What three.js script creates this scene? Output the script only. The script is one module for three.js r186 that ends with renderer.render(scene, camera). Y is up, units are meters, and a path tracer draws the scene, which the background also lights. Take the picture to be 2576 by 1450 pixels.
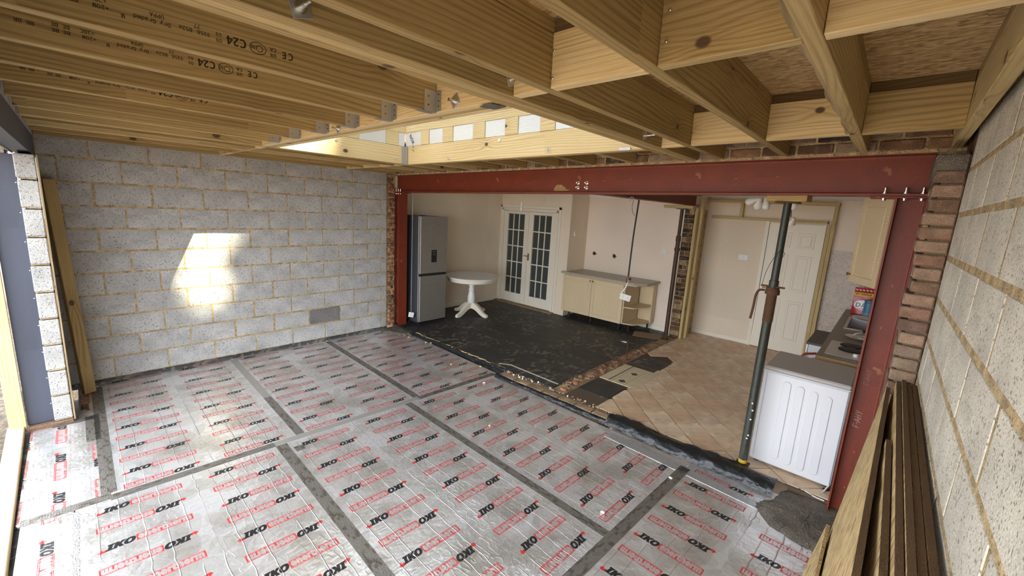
import * as THREE from 'three';
import { mergeGeometries } from 'three/addons/utils/BufferGeometryUtils.js';

// ---------------------------------------------------------------- camera, sky, sun, exposure
const scene = new THREE.Scene();
const camera = new THREE.PerspectiveCamera(2 * Math.atan(725 / 1063.03) * 180 / Math.PI, 2576 / 1450, 0.05, 400);
camera.position.set(5.913, 2.061, 3.533);
camera.rotation.set(-0.18876, 0.72624, 0.05819, 'YXZ');
scene.add(camera);

const sunDir = new THREE.Vector3(1, 0.60, -0.255).normalize();       // towards the sun
scene.background = new THREE.Color(0.92, 0.985, 1.08);                 // bright thinly veiled sky

const sun = new THREE.DirectionalLight(new THREE.Color(1, 0.87, 0.66), 14);
sun.name = 'sun';
sun.position.copy(sunDir).multiplyScalar(60).add(new THREE.Vector3(3, 0, 1));
sun.target.position.set(3, 0, 1);
sun.castShadow = true;
Object.assign(sun.shadow.camera, { left: -14, right: 14, top: 14, bottom: -14, near: 1, far: 140 });
sun.shadow.mapSize.set(2048, 2048);
scene.add(sun, sun.target);

const renderer = new THREE.WebGLRenderer({ antialias: true });
renderer.toneMapping = THREE.LinearToneMapping;
renderer.toneMappingExposure = 8.0;
renderer.shadowMap.enabled = true;
scene.environment = null;

// ---------------------------------------------------------------- helpers
const V = (x, y, z) => new THREE.Vector3(x, y, z);
function rng(seed) { let a = seed >>> 0; return () => { a = (a + 0x6D2B79F5) >>> 0; let t = a; t = Math.imul(t ^ (t >>> 15), t | 1); t ^= t + Math.imul(t ^ (t >>> 7), t | 61); return ((t ^ (t >>> 14)) >>> 0) / 4294967296; }; }
const R = rng(7);
const rr = (a, b) => a + (b - a) * R();
const pick = (a) => a[Math.floor(R() * a.length) % a.length];
const clamp = (x, a = 0, b = 1) => Math.min(b, Math.max(a, x));
const mixc = (a, b, t) => [a[0] + (b[0] - a[0]) * t, a[1] + (b[1] - a[1]) * t, a[2] + (b[2] - a[2]) * t];
const sstep = (a, b, x) => { const t = clamp((x - a) / (b - a)); return t * t * (3 - 2 * t); };

const taken = {};
function numbered(name) { if (!(name in taken)) { taken[name] = 0; return name; } taken[name]++; return name + '_' + String(taken[name]).padStart(3, '0'); }
function shade(o) { o.castShadow = true; o.receiveShadow = true; return o; }
function part(name, geo, mat, parent) { const m = shade(new THREE.Mesh(geo, mat)); m.name = name; parent.add(m); return m; }
function thing(name, label, category, group) { const g = new THREE.Group(); g.name = numbered(name); g.userData.label = label; g.userData.category = category; if (group) g.userData.group = group; scene.add(g); return g; }
function single(name, label, category, geo, mat) { const m = shade(new THREE.Mesh(geo, mat)); m.name = numbered(name); m.userData.label = label; m.userData.category = category; scene.add(m); return m; }
function struct(name, label, category) { const g = thing(name, label, category); g.userData.kind = 'structure'; return g; }
function at(m, x, y, z, rx = 0, ry = 0, rz = 0) { m.position.set(x, y, z); m.rotation.set(rx, ry, rz); return m; }

// ---- geometry: box with chamfered edges, uv in metres; "long" is the axis that the grain follows
const boxCache = new Map();
function cbox(w, h, d, c = 0.003, long = 'x', uo = 0, vo = 0) {
  const key = [w, h, d, c, long, uo, vo].map((q) => typeof q === 'number' ? q.toFixed(4) : q).join();
  if (boxCache.has(key)) return boxCache.get(key);
  const S = [w / 2, h / 2, d / 2]; c = Math.min(c, w / 2.5, h / 2.5, d / 2.5);
  const pos = [], nor = [], uv = [];
  const ax = { x: 0, y: 1, z: 2 }[long];
  function put(pts, n) {
    let k = 0; for (let i = 1; i < 3; i++) if (Math.abs(n[i]) > Math.abs(n[k]) + 1e-6) k = i;
    let ua = k === ax ? (k + 1) % 3 : ax; const va = 3 - k - ua;
    const e1 = pts[1].map((q, i) => q - pts[0][i]), e2 = pts[2].map((q, i) => q - pts[0][i]);
    const cr = [e1[1] * e2[2] - e1[2] * e2[1], e1[2] * e2[0] - e1[0] * e2[2], e1[0] * e2[1] - e1[1] * e2[0]];
    const seq = cr[0] * n[0] + cr[1] * n[1] + cr[2] * n[2] >= 0 ? pts : pts.slice().reverse();
    const tris = seq.length === 4 ? [0, 1, 2, 0, 2, 3] : [0, 1, 2];
    const L = Math.hypot(...n);
    for (const i of tris) { pos.push(...seq[i]); nor.push(n[0] / L, n[1] / L, n[2] / L); uv.push(seq[i][ua] + uo + k * 0.37, seq[i][va] + vo + k * 0.21); }
  }
  const P = (i, s, a, b) => { const p = [0, 0, 0]; p[i] = s * S[i]; p[(i + 1) % 3] = a * (S[(i + 1) % 3] - c); p[(i + 2) % 3] = b * (S[(i + 2) % 3] - c); return p; };
  for (let i = 0; i < 3; i++) for (const s of [-1, 1]) { const n = [0, 0, 0]; n[i] = s; put([P(i, s, -1, -1), P(i, s, 1, -1), P(i, s, 1, 1), P(i, s, -1, 1)], n); }
  if (c > 0) {
    for (let i = 0; i < 3; i++) { const j = (i + 1) % 3; for (const s of [-1, 1]) for (const t of [-1, 1]) { const n = [0, 0, 0]; n[i] = s; n[j] = t; put([P(i, s, t, -1), P(i, s, t, 1), P(j, t, 1, s), P(j, t, -1, s)], n); } }
    for (const a of [-1, 1]) for (const b of [-1, 1]) for (const e of [-1, 1]) put([P(0, a, b, e), P(1, b, e, a), P(2, e, a, b)], [a, b, e]);
  }
  const g = new THREE.BufferGeometry();
  g.setAttribute('position', new THREE.Float32BufferAttribute(pos, 3));
  g.setAttribute('normal', new THREE.Float32BufferAttribute(nor, 3));
  g.setAttribute('uv', new THREE.Float32BufferAttribute(uv, 2));
  boxCache.set(key, g); return g;
}
// box given by its limits
function bx(name, x0, x1, y0, y1, z0, z1, mat, parent, c = 0.003, long = null) {
  const w = x1 - x0, h = y1 - y0, d = z1 - z0;
  const L = long || (w >= h && w >= d ? 'x' : h >= d ? 'y' : 'z');
  const m = part(name, cbox(w, h, d, c, L, Math.round(rr(0, 40)) * 0.173, Math.round(rr(0, 20)) * 0.131), mat, parent);
  m.position.set((x0 + x1) / 2, (y0 + y1) / 2, (z0 + z1) / 2); return m;
}
// bar from p0 to p1: length along its own x, height along the up hint
function bar(name, p0, p1, h, t, mat, parent, up = V(0, 1, 0), c = 0.002) {
  const L = p0.distanceTo(p1), m = part(name, cbox(L, h, t, c, 'x', Math.round(rr(0, 40)) * 0.173, Math.round(rr(0, 20)) * 0.131), mat, parent);
  basis(m, p0, p1, up); return m;
}
function basis(m, p0, p1, up = V(0, 1, 0)) {
  const X = p1.clone().sub(p0).normalize(), Z = X.clone().cross(up).normalize(), Y = Z.clone().cross(X);
  m.quaternion.setFromRotationMatrix(new THREE.Matrix4().makeBasis(X, Y, Z)); m.position.copy(p0).add(p1).multiplyScalar(0.5); return m;
}
function tube(pts, r, seg = 24, rad = 8) { return new THREE.TubeGeometry(new THREE.CatmullRomCurve3(pts, false, 'centripetal'), seg, r, rad, false); }
function lathe(prof, seg = 32) { return new THREE.LatheGeometry(prof.map(([r, y]) => new THREE.Vector2(r, y)), seg); }
function cyl(r0, r1, h, seg = 20) { return new THREE.CylinderGeometry(r0, r1, h, seg); }
function moved(g, x, y, z, rx = 0, ry = 0, rz = 0) { const m = new THREE.Matrix4().makeRotationFromEuler(new THREE.Euler(rx, ry, rz)).setPosition(x, y, z); const q = g.clone(); q.applyMatrix4(m); return q; }
function merge(list) { return mergeGeometries(list.map((g) => { const q = g.index ? g.toNonIndexed() : g; for (const k of Object.keys(q.attributes)) if (!['position', 'normal', 'uv'].includes(k)) q.deleteAttribute(k); return q; })); }
function extrude(shape, depth, bevel = 0) { return new THREE.ExtrudeGeometry(shape, { depth, bevelEnabled: bevel > 0, bevelSize: bevel, bevelThickness: bevel, bevelSegments: 1, curveSegments: 12 }); }
function poly(pts) { const s = new THREE.Shape(); pts.forEach(([x, y], i) => i ? s.lineTo(x, y) : s.moveTo(x, y)); s.closePath(); return s; }
// uneven slab: an outline on the ground (x, z), raised to a lumpy top
function lump(outline, top, seed, tex = 6) {
  const r = rng(seed), c = outline.reduce((a, p) => [a[0] + p[0] / outline.length, a[1] + p[1] / outline.length], [0, 0]);
  const pos = [], uv = [], idx = [], rings = 9, n = outline.length * 8;
  const edge = []; for (let i = 0; i < n; i++) { const k = Math.floor(i / 8), f = (i % 8) / 8, a = outline[k], b = outline[(k + 1) % outline.length]; const j = (r() - 0.5) * 0.028; edge.push([a[0] + (b[0] - a[0]) * f + j, a[1] + (b[1] - a[1]) * f + j]); }
  for (let q = 0; q <= rings; q++) for (let i = 0; i < n; i++) { const t = 1 - q / rings, x = c[0] + (edge[i][0] - c[0]) * t, z = c[1] + (edge[i][1] - c[1]) * t; const y = q === 0 ? 0 : top * Math.min(1, q * 0.55) + (r() - 0.5) * top * 0.35; pos.push(x, y, z); uv.push(x, z); }
  for (let q = 0; q < rings; q++) for (let i = 0; i < n; i++) { const a = q * n + i, b = q * n + (i + 1) % n, d = a + n, e = b + n; idx.push(a, d, b, b, d, e); }
  const g = new THREE.BufferGeometry(); g.setAttribute('position', new THREE.Float32BufferAttribute(pos, 3)); g.setAttribute('uv', new THREE.Float32BufferAttribute(uv, 2)); g.setIndex(idx); g.computeVertexNormals(); 
  const ny = g.attributes.normal.getY(n * 3); if (ny < 0) { const ix = g.index.array; for (let i = 0; i < ix.length; i += 3) { const t = ix[i]; ix[i] = ix[i + 1]; ix[i + 1] = t; } g.computeVertexNormals(); }
  return g;
}

// ---- textures
function lattice(n, seed) { const r = rng(seed), a = new Float32Array(n * n); for (let i = 0; i < a.length; i++) a[i] = r(); return (x, y) => { const xi = Math.floor(x), yi = Math.floor(y), fx = x - xi, fy = y - yi, sx = fx * fx * (3 - 2 * fx), sy = fy * fy * (3 - 2 * fy); const g = (i, j) => a[(((yi + j) % n + n) % n) * n + (((xi + i) % n + n) % n)]; return (g(0, 0) * (1 - sx) + g(1, 0) * sx) * (1 - sy) + (g(0, 1) * (1 - sx) + g(1, 1) * sx) * sy; }; }
const N64 = lattice(64, 11), N128 = lattice(128, 23), N256 = lattice(256, 5);
function dtex(w, h, fn, sizeU, sizeV, srgb = true) {
  const d = new Uint8Array(w * h * 4);
  for (let j = 0; j < h; j++) for (let i = 0; i < w; i++) { const c = fn(i / w, j / h, i, j), k = (j * w + i) * 4; if (typeof c === 'number') { d[k] = d[k + 1] = d[k + 2] = clamp(c, 0, 255); } else { d[k] = clamp(c[0], 0, 255); d[k + 1] = clamp(c[1], 0, 255); d[k + 2] = clamp(c[2], 0, 255); } d[k + 3] = 255; }
  const t = new THREE.DataTexture(d, w, h, THREE.RGBAFormat); t.wrapS = t.wrapT = THREE.RepeatWrapping; t.magFilter = THREE.LinearFilter; t.minFilter = THREE.LinearMipmapLinearFilter; t.generateMipmaps = true;
  if (srgb) t.colorSpace = THREE.SRGBColorSpace; t.repeat.set(1 / sizeU, 1 / sizeV); t.needsUpdate = true; return t;
}
function canvas(w, h, draw, srgb = true) { const c = document.createElement('canvas'); c.width = w; c.height = h; draw(c.getContext('2d'), w, h); const t = new THREE.CanvasTexture(c); if (srgb) t.colorSpace = THREE.SRGBColorSpace; t.wrapS = t.wrapT = THREE.RepeatWrapping; return t; }
const std = (o) => new THREE.MeshStandardMaterial(o);
const phy = (o) => new THREE.MeshPhysicalMaterial(o);
const rgb = (r, g, b) => new THREE.Color().setRGB(r / 255, g / 255, b / 255, THREE.SRGBColorSpace);

// concrete block: grey aggregate with open pits and pale grains
function blockHeight(u, v) { const a = N256(u * 256, v * 256), b = N128(u * 128, v * 128), c = N64(u * 64, v * 64); const pit = sstep(0.72, 0.9, b * 0.6 + a * 0.5); return clamp(0.55 + (a - 0.5) * 0.5 + (c - 0.5) * 0.2 - pit * 0.6); }
const blockBump = dtex(512, 512, (u, v) => blockHeight(u, v) * 255, 0.9, 0.9, false);
function blockMat(base, dark, pale) {
  return std({ map: dtex(512, 512, (u, v) => { const a = N256(u * 256 + 31, v * 256), b = N128(u * 128, v * 128), big = N64(u * 8, v * 8), q = N256(u * 256, v * 256); let c = mixc(base, pale, sstep(0.6, 0.95, a) * 0.7); c = mixc(c, dark, sstep(0.72, 0.9, b * 0.6 + q * 0.5) * 0.75); const k = 0.92 + big * 0.16; return [c[0] * k, c[1] * k, c[2] * k]; }, 0.9, 0.9), bumpMap: blockBump, bumpScale: 0.004, roughness: 0.95 });
}
const M = {};
M.block = blockMat([176, 175, 172], [92, 90, 88], [214, 214, 211]);
M.blockDark = blockMat([120, 119, 116], [70, 68, 66], [150, 149, 146]);
M.blockWarmLit = blockMat([206, 200, 184], [120, 108, 88], [232, 226, 212]);  // warm light on the right wall is mixed into this block colour
M.blockShaded = blockMat([96, 84, 72], [52, 44, 38], [120, 108, 94]);  // block colour darkened to imitate the shade in the front corner
M.mortar = std({ map: dtex(256, 256, (u, v) => { const a = N256(u * 256, v * 256), b = N64(u * 16, v * 16), d = sstep(0.7, 0.9, N128(u * 90, v * 90)), k = 0.8 + a * 0.28 + (b - 0.5) * 0.3 - d * 0.3; return [192 * k, 168 * k, 126 * k]; }, 0.5, 0.5), roughness: 1, bumpMap: blockBump, bumpScale: 0.004 });
M.mortarGrey = std({ map: dtex(256, 256, (u, v) => { const a = N256(u * 256, v * 256), b = N64(u * 8, v * 8), k = 0.75 + a * 0.35 + (b - 0.5) * 0.3; const w = sstep(0.93, 0.97, N256(u * 256 + 77, v * 256)); return mixc([112 * k, 104 * k, 92 * k], [214, 212, 206], w * 0.8); }, 0.6, 0.6), roughness: 0.8, bumpMap: blockBump, bumpScale: 0.006 });
M.mortarBrown = std({ map: dtex(256, 256, (u, v) => { const a = N256(u * 256, v * 256), k = 0.75 + a * 0.4; return [132 * k, 110 * k, 82 * k]; }, 0.5, 0.5), roughness: 1 });
const brickTex = (base) => std({ map: dtex(256, 256, (u, v) => { const a = N256(u * 256, v * 256), b = N64(u * 12 + base[0], v * 12), s = sstep(0.62, 0.8, N64(u * 9 + 40, v * 9 + base[1])); const k = 0.72 + a * 0.3 + b * 0.22; const c = mixc(base, [150, 132, 105], s * 0.55); return [c[0] * k, c[1] * k, c[2] * k]; }, 0.5, 0.5), roughness: 0.95, bumpMap: blockBump, bumpScale: 0.005 });
M.bricks = [brickTex([146, 112, 92]), brickTex([132, 104, 84]), brickTex([158, 130, 108]), brickTex([120, 96, 82]), brickTex([144, 122, 104])];
M.bricksDark = [brickTex([120, 88, 66]), brickTex([98, 72, 56]), brickTex([136, 104, 78]), brickTex([70, 56, 48])];
M.brickRaw = [brickTex([176, 122, 92]), brickTex([150, 100, 76]), brickTex([120, 86, 66])];

// sawn softwood: grain along u, a few knots
function woodTex(base, dark, seed, knots, W = 1024, H = 512, sizeU = 2.4, sizeV = 0.6) {
  const r = rng(seed), ks = []; for (let i = 0; i < knots; i++) ks.push([r(), r(), 0.012 + r() * 0.014]);
  const nA = lattice(64, seed + 1), nB = lattice(64, seed + 2), nC = lattice(256, seed + 3);
  return dtex(W, H, (u, v) => {
    let vv = v + (nA(u * 4, v * 4) - 0.5) * 0.10, kd = 0, halo = 0;
    for (const [ku, kv, kr] of ks) { let du = Math.abs(u - ku); du = Math.min(du, 1 - du) * sizeU; let dv = v - kv; dv -= Math.round(dv); dv *= sizeV; const d = Math.hypot(du * 0.72, dv), f = Math.exp(-d * d / (kr * kr * 9)); vv += Math.sign(dv) * f * 0.035; kd = Math.max(kd, sstep(kr, kr * 0.55, d)); halo = Math.max(halo, f); }
    const ring = 0.5 + 0.5 * Math.sin(vv * 190 + nB(u * 3, v * 12) * 9), fine = nC(u * 10, v * 256), fib = nC(u * 48 + 9, v * 220);
    let t = Math.pow(ring, 2.2) * 0.42 * (0.5 + nA(u * 6 + 7, v * 5)) + (fine - 0.5) * 0.22 + (fib - 0.5) * 0.16 + (nB(u * 5 + 20, v * 3) - 0.5) * 0.3 + halo * 0.25;
    let c = mixc(base, dark, clamp(t + 0.1)); c = mixc(c, [74, 54, 34], kd * 0.85); return c;
  }, sizeU, sizeV);
}
const woodBump = dtex(512, 256, (u, v) => 255 * (0.5 + (N256(u * 12, v * 256) - 0.5) * 0.6 + (N64(u * 6, v * 30) - 0.5) * 0.4), 2.4, 0.6, false);
const woodMat = (map, rough = 0.75) => std({ map, roughness: rough, bumpMap: woodBump, bumpScale: 0.0012 });
const wT = [woodTex([180, 153, 101], [126, 100, 57], 31, 5), woodTex([172, 146, 96], [116, 92, 51], 47, 6), woodTex([190, 166, 115], [142, 115, 69], 59, 4)];
M.timber = wT.map((t) => woodMat(t));
M.timberGreen = woodMat(woodTex([202, 180, 130], [158, 132, 84], 71, 6));
M.timberNew = woodMat(woodTex([226, 204, 156], [190, 158, 104], 83, 4), 0.65);
M.timberGrey = woodMat(woodTex([172, 150, 112], [118, 96, 64], 97, 3));
M.dark = woodMat(woodTex([112, 90, 58], [76, 58, 36], 101, 2), 0.9);
M.osb = std({ map: dtex(512, 512, (u, v) => { const a = N64(u * 20, v * 64), b = N128(u * 30, v * 128), s = sstep(0.6, 0.75, N128(u * 28 + 7, v * 110)); let c = mixc([206, 176, 126], [170, 138, 92], a); c = mixc(c, [104, 78, 50], s * 0.5); const k = 0.9 + b * 0.2; return [c[0] * k, c[1] * k, c[2] * k]; }, 0.8, 0.8), roughness: 0.95, bumpMap: blockBump, bumpScale: 0.003 });
M.sheet = std({ map: dtex(512, 512, (u, v) => { const a = N64(u * 22, v * 10), b = N128(u * 120, v * 40), s = sstep(0.66, 0.82, N128(u * 110 + 9, v * 26)); let c = mixc([206, 182, 132], [176, 148, 100], a); c = mixc(c, [104, 78, 48], s * 0.6); const k = 0.9 + b * 0.18; return [c[0] * k, c[1] * k, c[2] * k]; }, 1.0, 1.0), roughness: 0.9, bumpMap: blockBump, bumpScale: 0.002 });
M.sheetEdge = std({ map: dtex(256, 256, (u, v) => { const a = N256(u * 90, v * 256), k = 0.6 + a * 0.7; return [112 * k, 84 * k, 52 * k]; }, 0.3, 0.1), roughness: 1, bumpMap: blockBump, bumpScale: 0.006 });
M.red = std({ map: dtex(512, 512, (u, v) => { const a = N256(u * 256, v * 256), b = N64(u * 10, v * 10), s = sstep(0.8, 0.86, N64(u * 38 + 3, v * 38)) * sstep(0.72, 0.8, N64(u * 9, v * 9 + 4)); const k = 0.9 + (a - 0.5) * 0.12 + (b - 0.5) * 0.12; let c = [134 * k, 54 * k, 30 * k]; return mixc(c, [172, 120, 92], s * 0.6); }, 1.2, 1.2), roughness: 0.5, metalness: 0 });
M.galv = std({ color: rgb(190, 190, 186), metalness: 0.85, roughness: 0.42, bumpMap: woodBump, bumpScale: 0.0004 });
M.zinc = std({ color: rgb(225, 225, 222), metalness: 1, roughness: 0.25 });
M.black = std({ color: rgb(24, 25, 27), roughness: 0.38, bumpMap: dtex(256, 256, (u, v) => 255 * (N64(u * 7, v * 9) * 0.7 + N64(u * 22, v * 20) * 0.3), 0.5, 0.5, false), bumpScale: 0.012 });
M.dirtyBlack = std({ map: dtex(256, 256, (u, v) => { const a = N64(u * 18, v * 18), b = N256(u * 200, v * 200), s = sstep(0.55, 0.8, a * 0.7 + b * 0.35); return mixc([38, 38, 40], [128, 116, 90], s * 0.7); }, 0.7, 0.7), roughness: 0.7, bumpMap: blockBump, bumpScale: 0.006 });
M.paint = std({ map: dtex(512, 512, (u, v) => { const a = N256(u * 256, v * 256), b = N64(u * 5, v * 5), k = 0.97 + (a - 0.5) * 0.03 + (b - 0.5) * 0.05; return [240 * k, 224 * k, 200 * k]; }, 2, 2), roughness: 0.9 });
M.paintPink = std({ map: dtex(512, 512, (u, v) => { const a = N256(u * 256, v * 256), b = N64(u * 5, v * 5), k = 0.97 + (a - 0.5) * 0.03 + (b - 0.5) * 0.05; return [242 * k, 226 * k, 208 * k]; }, 2, 2), roughness: 0.9 });
M.white = std({ color: rgb(236, 227, 208), roughness: 0.45 });
M.whiteGloss = std({ color: rgb(236, 234, 228), roughness: 0.35 });
M.plaster = std({ color: rgb(242, 240, 236), roughness: 0.9 });
M.appliance = std({ color: rgb(214, 215, 218), roughness: 0.28 });
M.slab = std({ map: dtex(512, 512, (u, v) => { const a = N64(u * 12, v * 26), b = N128(u * 70, v * 90), c = N64(u * 5, v * 6), s = sstep(0.5, 0.8, N128(u * 40, v * 26)) * sstep(0.35, 0.65, c); const k = 0.75 + a * 0.4 + b * 0.15; return mixc([46 * k, 45 * k, 44 * k], [126, 114, 98], s * 0.7); }, 1.6, 1.6), roughness: 0.55, bumpMap: blockBump, bumpScale: 0.002 });
const tileTex = (base, k0) => std({ map: dtex(256, 256, (u, v) => { const a = N64(u * 6 + k0, v * 6), b = N256(u * 220, v * 220), s = sstep(0.5, 0.8, N64(u * 4 + 11 + k0, v * 9)); let c = mixc(base, [206, 176, 134], s * 0.5); const k = 0.9 + a * 0.18 + (b - 0.5) * 0.08; return [c[0] * k, c[1] * k, c[2] * k]; }, 0.5, 0.5), roughness: 0.42 });
M.tiles = [tileTex([220, 192, 160], 0), tileTex([210, 178, 146], 9), tileTex([226, 202, 172], 17), tileTex([214, 192, 166], 29)];
M.grout = std({ color: rgb(92, 76, 60), roughness: 1 });
M.dust = std({ map: dtex(256, 256, (u, v) => { const a = N256(u * 230, v * 230), b = N64(u * 9, v * 9), k = 0.7 + a * 0.35 + (b - 0.5) * 0.35; return [178 * k, 150 * k, 116 * k]; }, 0.6, 0.6), roughness: 1, bumpMap: blockBump, bumpScale: 0.008 });
M.steelDark = std({ map: dtex(256, 256, (u, v) => { const a = N64(u * 10, v * 30), s = sstep(0.55, 0.75, N128(u * 40, v * 90)); return mixc([44 + a * 12, 52 + a * 10, 48 + a * 8], [92, 70, 50], s * 0.5); }, 0.5, 0.5), roughness: 0.42, metalness: 0.25 });
M.rust = std({ map: dtex(256, 256, (u, v) => { const a = N128(u * 60, v * 60), s = N64(u * 12, v * 12); return mixc([74, 52, 36], [116, 82, 56], a * 0.6 + s * 0.3); }, 0.4, 0.4), roughness: 0.85, metalness: 0.2 });
M.brown = std({ map: dtex(256, 256, (u, v) => { const a = N128(u * 40, v * 90); return mixc([64, 44, 32], [88, 62, 44], a); }, 0.5, 0.5), roughness: 0.5, metalness: 0.2 });
M.beech = woodMat(woodTex([220, 200, 162], [202, 176, 134], 131, 0, 512, 256), 0.5);
M.laminate = std({ map: dtex(256, 256, (u, v) => { const a = N256(u * 256, v * 256), k = 0.86 + a * 0.22; return [176 * k, 168 * k, 152 * k]; }, 0.4, 0.4), roughness: 0.4 });
M.laminateDark = std({ map: dtex(256, 256, (u, v) => { const a = N256(u * 256, v * 256), k = 0.78 + a * 0.36; return [134 * k, 122 * k, 104 * k]; }, 0.4, 0.4), roughness: 0.42 });
M.chip = std({ map: dtex(256, 256, (u, v) => { const a = N256(u * 120, v * 250), k = 0.7 + a * 0.5; return [186 * k, 152 * k, 104 * k]; }, 0.3, 0.3), roughness: 1 });
M.steelBrushed = std({ map: dtex(256, 512, (u, v) => { const a = N256(u * 8, v * 256), k = 0.93 + a * 0.1; return [150 * k, 146 * k, 139 * k]; }, 0.6, 0.6), roughness: 0.42, metalness: 0.5 });
M.fridgeSide = std({ color: rgb(74, 78, 84), roughness: 0.5, metalness: 0.2 });
M.inox = std({ color: rgb(196, 194, 190), metalness: 0.9, roughness: 0.3 });
M.hotplate = std({ color: rgb(30, 28, 28), roughness: 0.55 });
M.brass = std({ color: rgb(150, 112, 52), metalness: 0.9, roughness: 0.35 });
M.plastic = std({ color: rgb(232, 230, 226), roughness: 0.4 });
M.cable = std({ color: rgb(26, 26, 28), roughness: 0.5 });
M.cableGrey = std({ color: rgb(156, 152, 148), roughness: 0.5 });
M.cableWhite = std({ color: rgb(220, 216, 206), roughness: 0.5 });
M.greyPanel = std({ map: dtex(256, 256, (u, v) => { const a = N64(u * 3, v * 20), b = N256(u * 200, v * 200), k = 0.92 + a * 0.12 + (b - 0.5) * 0.06; return [74 * k, 78 * k, 92 * k]; }, 1, 1), roughness: 0.55 });
M.soil = std({ map: dtex(256, 256, (u, v) => { const a = N64(u * 30, v * 30), b = N256(u * 200, v * 200), k = 0.5 + a * 0.5 + b * 0.3; return [128 * k, 112 * k, 90 * k]; }, 1.5, 1.5), roughness: 1, bumpMap: blockBump, bumpScale: 0.05 });
M.foam = std({ color: rgb(226, 206, 150), roughness: 0.9 });
M.ceramic = std({ color: rgb(226, 216, 200), roughness: 0.25 });
M.glassDark = phy({ color: rgb(70, 76, 74), roughness: 0.12, metalness: 0, specularIntensity: 0.8 });

// ---- foil faced insulation: print of the 1.2 m x 2.4 m board (u across, v along)
function drawMark(g, S, ink) {              // origin at the left end of the base line, S = pixels per metre; 0.44 m long, 0.052 m high
  const [black, red, hole] = ink, h = 0.058 * S;
  g.fillStyle = red; g.beginPath(); g.moveTo(0, -h * 0.05); g.lineTo(0.018 * S, -h * 0.42); g.lineTo(0.022 * S, -h * 0.16); g.lineTo(0.038 * S, -h * 0.3); g.lineTo(0.034 * S, h * 0.12); g.lineTo(0.012 * S, h * 0.18); g.closePath(); g.fill();
  g.fillStyle = black; g.font = 'italic bold ' + (h * 1.16).toFixed(1) + 'px sans-serif'; g.textBaseline = 'alphabetic';
  g.save(); g.translate(0.034 * S, 0); const wI = g.measureText('IKO').width; g.scale(0.125 * S / wI, 1); g.fillText('IKO', 0, 0); g.lineWidth = h * 0.12; g.strokeStyle = black; g.strokeText('IKO', 0, 0); g.restore();
  g.fillStyle = red; g.fillRect(0.168 * S, -h * 0.96, 0.272 * S, h * 1.1);
  g.fillStyle = hole; g.fillRect(0.17 * S, -h * 0.9, 0.268 * S, h * 0.05); g.fillRect(0.17 * S, h * 0.03, 0.268 * S, h * 0.05);
  g.font = 'bold ' + (h * 1.16).toFixed(1) + 'px sans-serif'; g.strokeStyle = hole; g.lineWidth = h * 0.13; g.lineJoin = 'round'; g.save(); g.translate(0.175 * S, -h * 0.1); const wE = g.measureText('enertherm').width; g.scale(0.258 * S / wE, 1.0); g.fillText('enertherm', 0, 0); g.strokeText('enertherm', 0, 0); g.restore();
}
function foilCanvas(ink, paper, lines, speck) {
  return canvas(1024, 2048, (g, w, h) => {
    const S = w / 1.2; g.fillStyle = paper; g.fillRect(0, 0, w, h);
    if (speck) { const r = rng(77); for (let i = 0; i < 420; i++) { g.fillStyle = r() < 0.5 ? 'rgba(226,222,218,0.16)' : 'rgba(150,144,136,0.16)'; const s = 20 + r() * 160; g.beginPath(); g.ellipse(r() * w, r() * h, s, s * (0.2 + r() * 0.5), r() * 3, 0, 7); g.fill(); } }
    if (lines) { g.strokeStyle = lines; g.lineWidth = 1.3; for (let i = 0; i <= 12; i++) { g.beginPath(); g.moveTo(i * w / 12, 0); g.lineTo(i * w / 12, h); g.stroke(); } for (let i = 0; i < 24; i++) { g.beginPath(); g.moveTo(0, (i + 0.5) * h / 24); g.lineTo(w, (i + 0.5) * h / 24); g.stroke(); } }
    for (let row = 0; row < 12; row++) for (let col = 0; col < 2; col++) {
      g.save(); g.translate((0.09 + col * 0.59) * S, (row + 0.5) * 0.2 * S + 0.024 * S);
      if ((row + 0) % 2) { g.translate(0.44 * S, -0.05 * S); g.rotate(Math.PI); }
      drawMark(g, S, ink); g.restore();
    }
  }, true);
}
const foilMap = foilCanvas(['rgb(34,33,35)', 'rgb(186,52,50)', 'rgb(206,196,194)'], 'rgb(230,230,231)', 'rgba(196,128,126,0.5)', true);
const foilMetal = foilCanvas(['rgb(0,0,0)', 'rgb(0,0,0)', 'rgb(150,150,150)'], 'rgb(164,164,164)', null, false);
foilMetal.colorSpace = THREE.NoColorSpace;
const foilBump = dtex(512, 512, (u, v) => { const a = N64(u * 10, v * 22), b = N128(u * 40, v * 96), c = N256(u * 90, v * 200); return 255 * (0.3 * a + 0.45 * Math.abs(b - 0.5) * 2 + 0.25 * c); }, 0.5, 0.5, false);
M.foil = phy({ map: foilMap, metalnessMap: foilMetal, metalness: 1, roughness: 0.3, bumpMap: foilBump, bumpScale: 0.0022 });
M.foilPlain = std({ color: rgb(226, 226, 224), metalness: 0.35, roughness: 0.45, bumpMap: foilBump, bumpScale: 0.003 });
M.pir = std({ color: rgb(214, 190, 128), roughness: 0.95 });
M.tape = std({ map: dtex(256, 256, (u, v) => { const a = N64(u * 9, v * 14), b = N256(u * 220, v * 90), s = sstep(0.5, 0.8, N64(u * 14 + 3, v * 20)); return mixc([126 + b * 20, 122 + b * 20, 116 + b * 20], [92, 84, 72], s * 0.7 + a * 0.15); }, 0.5, 0.3), metalness: 0.55, roughness: 0.38, bumpMap: foilBump, bumpScale: 0.002 });
M.tapePale = std({ color: rgb(176, 173, 168), metalness: 0.5, roughness: 0.4, bumpMap: foilBump, bumpScale: 0.002 });
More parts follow.
